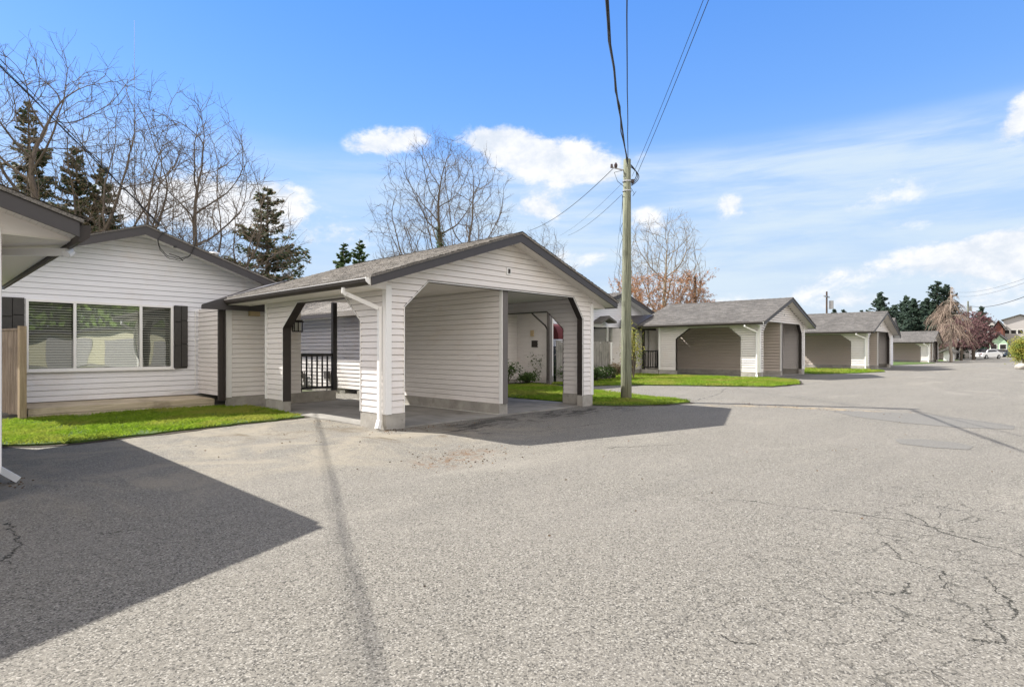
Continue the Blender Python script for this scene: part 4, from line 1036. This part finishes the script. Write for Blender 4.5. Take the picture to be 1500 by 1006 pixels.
    if ivy:
        segs = trunk+[s for s in br if s[2] > .07 and s[1].z < ivy*H and abs(s[1].x)+abs(s[1].y) < R*.4]; pts = []
        for _ in range(6500):
            s = rnd.choice(segs); a_ = rnd.uniform(0, 2*PI); rr = s[2]+abs(rnd.gauss(.08, .09)); pts.append(s[0].lerp(s[1], rnd.random())+Vector((math.cos(a_)*rr, math.sin(a_)*rr, rnd.gauss(0, .1))))
        leaves_mesh('ivy', pts, .13, 'ivy', root, rnd)
    print('TREE', label[:24], n, len(br)); return root
def conifer(name, label, base, H, R, seed, m='needle', m2=None, dens=1., bare=.1, group=None, n_whorl=None, size=.22, ragged=.35, card=60):
    rnd = random.Random(seed); root = thing(name, tuple(base), label, 'tree', group)
    tubes_mesh('trunk', [(Vector((0, 0, H*i/8)), Vector((0, 0, H*(i+1)/8)), .02*H*(1-i/8)+.015, .02*H*(1-(i+1)/8)+.015, 7) for i in range(8)], 'bark', root)
    br, lv, lv2 = [], [], []; z = H*bare; st = H*.019/dens**.5
    while z < H*.985:
        t = (z/H-bare)/(1-bare); rr = R*(1-t)**.8*(1-.25*max(0, .12-t)/.12)+.05*R
        for k in range(rnd.randint(4, 6)):
            a = rnd.uniform(0, 2*PI); L = rr*rnd.uniform(1-ragged*1.6, 1+ragged*.6); el = .25-.6*(1-t)*rnd.uniform(.4, 1.2)
            d = Vector((math.cos(a), math.sin(a), el)).normalized(); p0 = Vector((0, 0, z+rnd.uniform(-st, st)*.5)); p1 = p0+d*L; p1.z += L*.12
            pm = p0.lerp(p1, .5)-Vector((0, 0, L*.06))
            br.append((p0, pm, .012*L+.012, .01*L+.008, 3)); br.append((pm, p1, .01*L+.008, .006, 3))
            n = int(card*.75*dens*(L/R)**1.1)+4
            for j in range(n):
                s = rnd.uniform(.18, 1.0)**.8; c = (p0.lerp(pm, s*2) if s < .5 else pm.lerp(p1, s*2-1))
                wd = L*.22*(1.15-s); side = Vector((-d.y, d.x, 0))
                c = c+side*rnd.gauss(0, wd)+Vector((0, 0, -abs(rnd.gauss(0, L*.09))+.05*L))
                (lv2 if (m2 and rnd.random() < .38) else lv).append(c)
        z += st
    tubes_mesh('branches', br, 'bark', root); leaves_mesh('needles', lv, size, m, root, rnd, .45)
    if m2: leaves_mesh('dead_foliage', lv2, size, m2, root, rnd, .3)
    return root
def shrub(name, label, base, R, H, n, m, size, seed, m2=None, cat='shrub', group=None):
    rnd = random.Random(seed); root = thing(name, tuple(base), label, cat, group); st = []; pts = []; p2 = []
    for k in range(14):
        a = rnd.uniform(0, 2*PI); rr = R*rnd.uniform(.2, .9); e = Vector((math.cos(a)*rr, math.sin(a)*rr, H*rnd.uniform(.5, 1))); mid = e*.5+Vector((0, 0, H*.15))
        st += [(Vector((0, 0, 0)), mid, .02, .014, 4), (mid, e, .014, .006, 3)]
        for j in range(n//14):
            c = e+Vector((rnd.gauss(0, R*.28), rnd.gauss(0, R*.28), rnd.gauss(0, H*.17))); c.z = max(.03, c.z)
            (p2 if m2 and rnd.random() < .12 else pts).append(c)
    tubes_mesh('stems', st, 'bark', root); leaves_mesh('leaves', pts, size, m, root, rnd)
    if m2: leaves_mesh('flowers', p2, size*.8, m2, root, rnd)
    return root
def base_of(px, Y): q = onY(px, 512, Y); return (q.x, Y, 0)
def top_of(px, py, Y): return onY(px, py, Y).z
GB = 'bare broadleaf trees behind the houses'
bare_tree('bare_tree', 'tall bare maple at the far left, its fan of twigs reaching highest', base_of(95, 32), top_of(100, 92, 32), 6.6, 11, group=GB, n_pts=3600, low=.3)
bare_tree('bare_tree', 'bare maple with spreading limbs just above the house gable', base_of(285, 29), top_of(290, 168, 29), 4.3, 23, group=GB, n_pts=2600, low=.3)
bare_tree('bare_tree', 'large rounded bare tree with an ivy-clad trunk behind the nearest carport roof', base_of(655, 33), top_of(660, 203, 33), 5.6, 37, group=GB, n_pts=3600, ivy=.62, low=.3)
bare_tree('bare_tree', 'low bare tree peeking over the right slope of the nearest carport roof', base_of(795, 36), top_of(800, 325, 36), 3.0, 41, group=GB, n_pts=1200, low=.35)
q = onX(968, 512, 44); bare_tree('bare_tree', 'bare tree with rusty leaves low in its crown, right of the utility pole', (44, q.y, 0), onX(970, 322, 44).z, 4.0, 55, m='bark_warm', group=GB, n_pts=2400, tip=.012, leaf=('rust', 16000, .13, .2, .62))
q = onX(1012, 512, 46); bare_tree('bare_tree', 'small dark bare tree at the right end of the rusty one', (46, q.y, 0), onX(1015, 410, 46).z, 1.6, 58, group=GB, n_pts=700, tip=.012)
GC = 'conifers behind the houses'
conifer('conifer', 'tall narrow conifer with grey dead twigs at the left edge', base_of(42, 36), top_of(40, 147, 36), 2.5, 3, m2='tan_leaf', group=GC, size=.14, card=380)
conifer('conifer', 'dark conifer with tan patches, second from the left', base_of(112, 34), top_of(112, 212, 34), 2.5, 4, m2='tan_leaf', group=GC, size=.14, card=380)
conifer('conifer', 'dark pointed conifer nearest the left end of the house gable', base_of(150, 33), top_of(148, 240, 33), 2.3, 5, m2='tan_leaf', group=GC, size=.14, card=380)
conifer('conifer', 'bushy rust-green conifer behind the white flue pipe', base_of(392, 30), top_of(388, 272, 30), 3.0, 6, m2='tan_leaf', group=GC, size=.19, ragged=.55, card=230)
for px, py, rr, s, lb in ((503, 355, .8, 1, 'left of two ivy-green tree tops over the carport roof'), (527, 350, .75, 2, 'right of two ivy-green tree tops over the carport roof')):
    conifer('ivy_clad_tree', lb, base_of(px, 30), top_of(px, py, 30), rr*2.4, 60+s, m='ivy', size=.15, card=300, ragged=.6)
for i, (px, py, X, rr, lb) in enumerate(((1290, 427, 100, 3.4, 'dark conifer standing alone behind the third carport roof'), (1327, 433, 108, 3.4, 'left of the middle group of far conifers'),
        (1338, 437, 104, 3.6, 'right of the middle group of far conifers'), (1358, 436, 112, 3.4, 'lower conifer between the two taller far groups'), (1373, 410, 112, 3.8, 'tallest far conifer, left of the weeping birch top'), (1386, 416, 114, 3.6, 'far conifer directly behind the weeping birch top'),
        (1222, 452, 120, 1.8, 'small far conifer left of the gap over the third carport roof'), (1236, 453, 122, 2.2, 'small round-topped far conifer over the third carport roof'), (1262, 454, 122, 1.5, 'tiny far conifer over the third carport ridge'), (1438, 448, 170, 3.0, 'far conifer behind the plum tree'), (1352, 445, 118, 3.4, 'far conifer filling the middle group'), (1310, 446, 112, 3.0, 'short far conifer right of the lone one'))):
    q = onX(px, py, X); conifer('conifer', lb, (X, q.y, 0), q.z, rr, 20+i, m='needle_blue', group='far conifers along the road', size=.42, card=60, ragged=.5)
# weeping birch, plum, shrubs on the right
q = onX(1393, 530, 82); hb = onX(1390, 418, 82).z
def weeping(base, H):
    rnd = random.Random(77); root = thing('weeping_birch', base, 'pale weeping birch with hanging bare twigs beside the road', 'tree')
    tr = []; p = Vector((0, 0, 0))
    for i in range(12):
        q2 = Vector((rnd.gauss(0, .05), rnd.gauss(0, .05), H*(i+1)/12)); tr.append((p, q2, .17*(1-i/13), .17*(1-(i+1)/13), 8)); p = q2
    tubes_mesh('trunk', tr, 'bark_pale', root); br = []; tw = []
    for k in range(44):
        z = H*(rnd.uniform(.30, .78) if k < 34 else rnd.uniform(.78, .97)); a = rnd.uniform(0, 2*PI); L = (.25+1.45*max(0, 1-z/H)**.8)*rnd.uniform(.6, 1.25)
        p = Vector((0, 0, z)); d = Vector((math.cos(a), math.sin(a), 1.1))
        for i in range(7):
            d = Vector((d.x, d.y, d.z-.30)).normalized(); q2 = p+d*L/5; br.append((p, q2, .045*(1-i/9), .045*(1-(i+1)/9), 4))
            for _ in range(4 if k < 34 else 2):
                st_ = p.lerp(q2, rnd.random()); e = st_
                dd = Vector((d.x*.8+rnd.gauss(0, .35), d.y*.8+rnd.gauss(0, .35), .1)); ln = rnd.uniform(.5, 2.4)*(1 if k < 34 else .45)
                for j in range(5):
                    dd = (dd+Vector((rnd.gauss(0, .1), rnd.gauss(0, .1), -.38))).normalized(); e2 = e+dd*ln/5
                    if e2.z < 1.2: break
                    tw.append((e, e2, .013, .010, 3)); e = e2
            p = q2
            if p.z < 1.6: break
    tubes_mesh('branches', br, 'bark_pale', root); o = tubes_mesh('twigs', tw, 'bark_twig', root)
M['bark_twig'] = bark('reddish brown twigs', (.15, .112, .088), (.30, .235, .19))
weeping((82, q.y, 0), hb)
q = onX(1426, 512, 100); bare_tree('plum_tree', 'purple-leaved plum tree right of the weeping birch', (100, q.y, 0), onX(1430, 455, 100).z, 2.5, 91, n_pts=450, tip=.018, leaf=('plum', 6000, .19, .2, 1))
q = onX(1408, 512, 92); bare_tree('plum_tree', 'smaller plum tree tangled behind the weeping birch twigs', (92, q.y, 0), onX(1408, 462, 92).z, 2.2, 92, n_pts=300, tip=.018, leaf=('plum', 3000, .18, .2, 1))
q = gnd(1501, 528); 
shrub('yellow_shrub', 'yellow-green bush cut by the right edge of the photo', (q.x*.62, q.y*.62, 0), .8, 1.9, 6500, 'yellow', .10, 7)
q2_ = gnd(1497, 541)
b = B(); bmesh.ops.create_icosphere(b.bm, subdivisions=3, radius=.38)
for v in b.bm.verts: v.co *= 1+.28*noise.noise(v.co*3); v.co.z *= .75
o = b.build('boulder', 'concrete', smooth=True); o.location = (q2_.x, q2_.y, .15); tag(o, 'pale boulder on the ground below the yellow-green bush', 'rock')
# shrubs by the fences and the porch
for i, (px, py, R_, H_, mm, m2, lb) in enumerate(((873, 560, .45, .55, 'ivy', 'flower', 'flowering shrub at the left end of the grey fence'), (886, 557, .4, .5, 'ivy', 'flower', 'low flowering shrub in the middle of the grey fence'), (899, 556, .5, .65, 'tan_leaf', None, 'brownish shrub at the right end of the grey fence'),
        (928, 555, .5, 2.1, 'yellow', None, 'tall slim yellow-green shrub right of the utility pole'))):
    q = gnd(px, py); shrub('shrub', lb, (q.x, q.y, .02), R_, H_, 1400, mm, .075, 30+i, m2)
for i, (x, y, R_, H_, lb) in enumerate(((16.3, 15.6, .45, .7, 'leafy shrub below the plaque left of the porch post'), (17.2, 15.4, .4, .45, 'low dark shrub at the foot of the porch wall'), (18.3, 15.5, .5, 1.1, 'taller green shrub right of the porch post'), (19.0, 15.3, .45, .6, 'flowering shrub in front of the blue grey door'))):
    shrub('shrub', lb, (x, y, 0), R_, H_, 1100, 'ivy', .075, 50+i, 'flower' if i > 1 else None)
o, _ = poly_sheet('flower_bed', [(15.6, 15.1), (20.2, 14.95), (22.4, 14.3), (22.4, 15.3), (18.5, 16.0), (15.6, 16.0)], .045, 'soil', .04, 9); tag(o, kind='structure')

rnd = random.Random(12); lp = []
for (cx_, cy_, sx, sy, n_) in ((4.9, 5.5, .5, .35, 120), (5.75, 8.25, .12, .12, 70), (6.6, 8.1, .6, .12, 50), (14.7, 4.6, .3, 1.1, 160), (4.5, 8.5, 1.2, 1.2, 50), (8, 5, 4, 3, 60), (5.6, 10.5, .15, 1.2, 50), (12.6, 7.3, .8, .2, 60), (.75, 7.9, .15, .2, 40)):
    for _ in range(n_): lp.append(Vector((rnd.gauss(cx_, sx), rnd.gauss(cy_, sy), .012)))
tag(leaves_mesh('leaf_litter', lp, .024, 'litter', None, rnd, .9), 'brown leaf scraps and grit scattered on the drive', 'leaf litter', kind='stuff')
# ================================================================== FAR STREET
def car(label, loc, rz, paint_, k=1.):
    r = thing('parked_car', loc, label, 'car', 'cars parked at the far end of the road'); r.rotation_euler.z = rz
    prof = [(-2.15, .35), (-2.2, .75), (-1.95, .88), (-1.35, .95), (-.75, 1.42), (.75, 1.47), (1.55, 1.02), (2.1, .92), (2.2, .7), (2.15, .35), (1.75, .3), (1.65, .55), (1.35, .66), (1.05, .55), (.95, .3), (-.95, .3), (-1.05, .55), (-1.35, .66), (-1.65, .55), (-1.75, .3)]
    b = B(); b.prism([(x, -.85, z) for x, z in prof], (0, 1.7, 0)); 
    for v in b.bm.verts:
        if v.co.z > 1.2: v.co.y *= .82
    b.build('body', paint_, r)
    for s in (-1, 1):
        b = B(); b.prism([(-1.15, s*.80, .98), (-.68, s*.71, 1.34), (.68, s*.71, 1.38), (1.35, s*.80, 1.03)], (0, s*.04, 0)); b.build('side_window', 'black', r)
    b = B(); b.prism([(1.5, -.7, 1.07), (1.5, .7, 1.07), (.80, .62, 1.44), (.80, -.62, 1.44)], (.03, 0, .03)); b.build('windscreen', 'black', r)
    b = B(); b.prism([(-1.30, -.7, 1.01), (-1.30, .7, 1.01), (-.80, .62, 1.40), (-.80, -.62, 1.40)], (-.03, 0, .03)); b.build('rear_window', 'black', r)
    for x in (-1.35, 1.35):
        for s in (-1, 1):
            b = B(); b.tube([(x, s*.72, .32), (x, s*.88, .32)], .32, 16); wl = b.build('wheel', 'tyre', r)
            b = B(); b.tube([(x, s*.86, .32), (x, s*.895, .32)], .19, 12); b.build('rim', 'steel', wl)
    for s in (-1, 1):
        b = B(); b.box(2.14, 2.215, s*.62-.15, s*.62+.15, .66, .80); b.build('headlight', 'lampglass', r)
        b = B(); b.box(-2.215, -2.14, s*.66-.12, s*.66+.12, .70, .86); b.build('tail_light', 'red', r)
    return r
q = onX(1440, 522, 108); car('white car parked nose-out beyond the last carports', (112, onX(1445, 512, 112).y, 0), -.5, 'carwhite')
for px, X, pp, lb in ((1464, 140, 'cargrey', 'grey car, leftmost of the three distant parked cars'), (1475, 142, 'carwhite', 'pale car, middle of the three distant parked cars'), (1486, 141, 'carblue', 'dark car, rightmost of the three distant parked cars')):
    car(lb, (X, onX(px, 512, X).y, 0), 2.2, pp)
def block(name, label, px0, px1, ytop, X, wall, roofm='shingle_dark', depth=9, roof_h=2., n_win=3, cat='house'):
    a, c = onX(px0, ytop, X), onX(px1, ytop, X); ya, yb = sorted((a.y, c.y)); g = hill_z(X, a.y); zt = a.z
    r = thing(name, (X, (ya+yb)/2, g), label, cat, 'houses at the far end of the road'); h = (yb-ya)/2; H = zt-g-roof_h
    b = B(); b.box(0, depth, -h, h, -1, H); b.prism([(-.002, -h, H), (-.002, h, H), (-.002, 0, H+roof_h*.92)], (depth, 0, 0)); b.build('wall', wall, r)
    b = B()
    for s in (-1, 1): b.prism([(-.5, s*(h+.5), H-.15), (-.5, 0, H+roof_h), (-.5, 0, H+roof_h+.2), (-.5, s*(h+.5), H+.05)], (depth+1, 0, 0))
    b.build('roof', roofm, r)
    for i in range(n_win):
        y = -h+(i+.5)*2*h/n_win; b = B(); b.box(-.06, .04, y-.6, y+.6, H*.5-.1, H*.5+1.1); f_ = b.build('window', 'white', r)
        b = B(); b.box(-.08, -.061, y-.5, y+.5, H*.5, H*.5+1.0); b.build('pane', 'black', f_)
    return r
block('house', 'pink gabled house above the fourth carport roof', 1322, 1346, 465, 118, 'pink', depth=8, n_win=1)
block('house', 'grey-roofed house behind the twigs of the weeping birch', 1347, 1400, 461, 135, 'greywall', roofm='shingle', depth=12)
block('house', 'grey apartment house at the right end of the road', 1470, 1520, 462, 200, 'greywall', depth=14, n_win=5, roof_h=1.2)
block('house', 'brick red house beside the grey apartment house', 1456, 1469, 470, 190, 'redwall', depth=9, n_win=1)
block('house', 'pale green house with a dark roof behind the parked cars', 1449, 1476, 489, 165, 'mint', depth=9, n_win=2)
block('house', 'long grey house above the plum tree', 1436, 1458, 466, 215, 'greywall', depth=10, n_win=2)
block('shed', 'small white shed left of the weeping birch trunk', 1382, 1394, 512, 88, 'white', depth=3, n_win=0, roof_h=.3, cat='shed')
# hedge on the bank across the road, only mirrored in the glass
rnd = random.Random(80); hp = []
for i in range(20000):
    x = rnd.uniform(-12, 26); hp.append(Vector((x, -30+rnd.gauss(0, .9), rnd.uniform(.1, 8.5+2*noise.noise(Vector((x*.3, 0, 0)))))))
tag(leaves_mesh('hedge', hp, .6, 'grass_hedge', None, rnd), 'green hedge on the far side of the road', 'hedge', kind='stuff')
bpy.context.view_layer.update()
# empties of houses built in world coordinates: move the empty to the base of its house
for o in list(COL.objects):
    if o.type == 'EMPTY' and o.parent is None and o.location.length < 1e-6 and o.children:
        co = [o2.matrix_world @ Vector(c) for o2 in o.children_recursive if o2.type == 'MESH' for c in o2.bound_box]
        p = Vector((sum(c.x for c in co)/len(co), sum(c.y for c in co)/len(co), 0))
        o.location = p
        for ch in o.children: ch.matrix_parent_inverse = Matrix.Translation(-p)
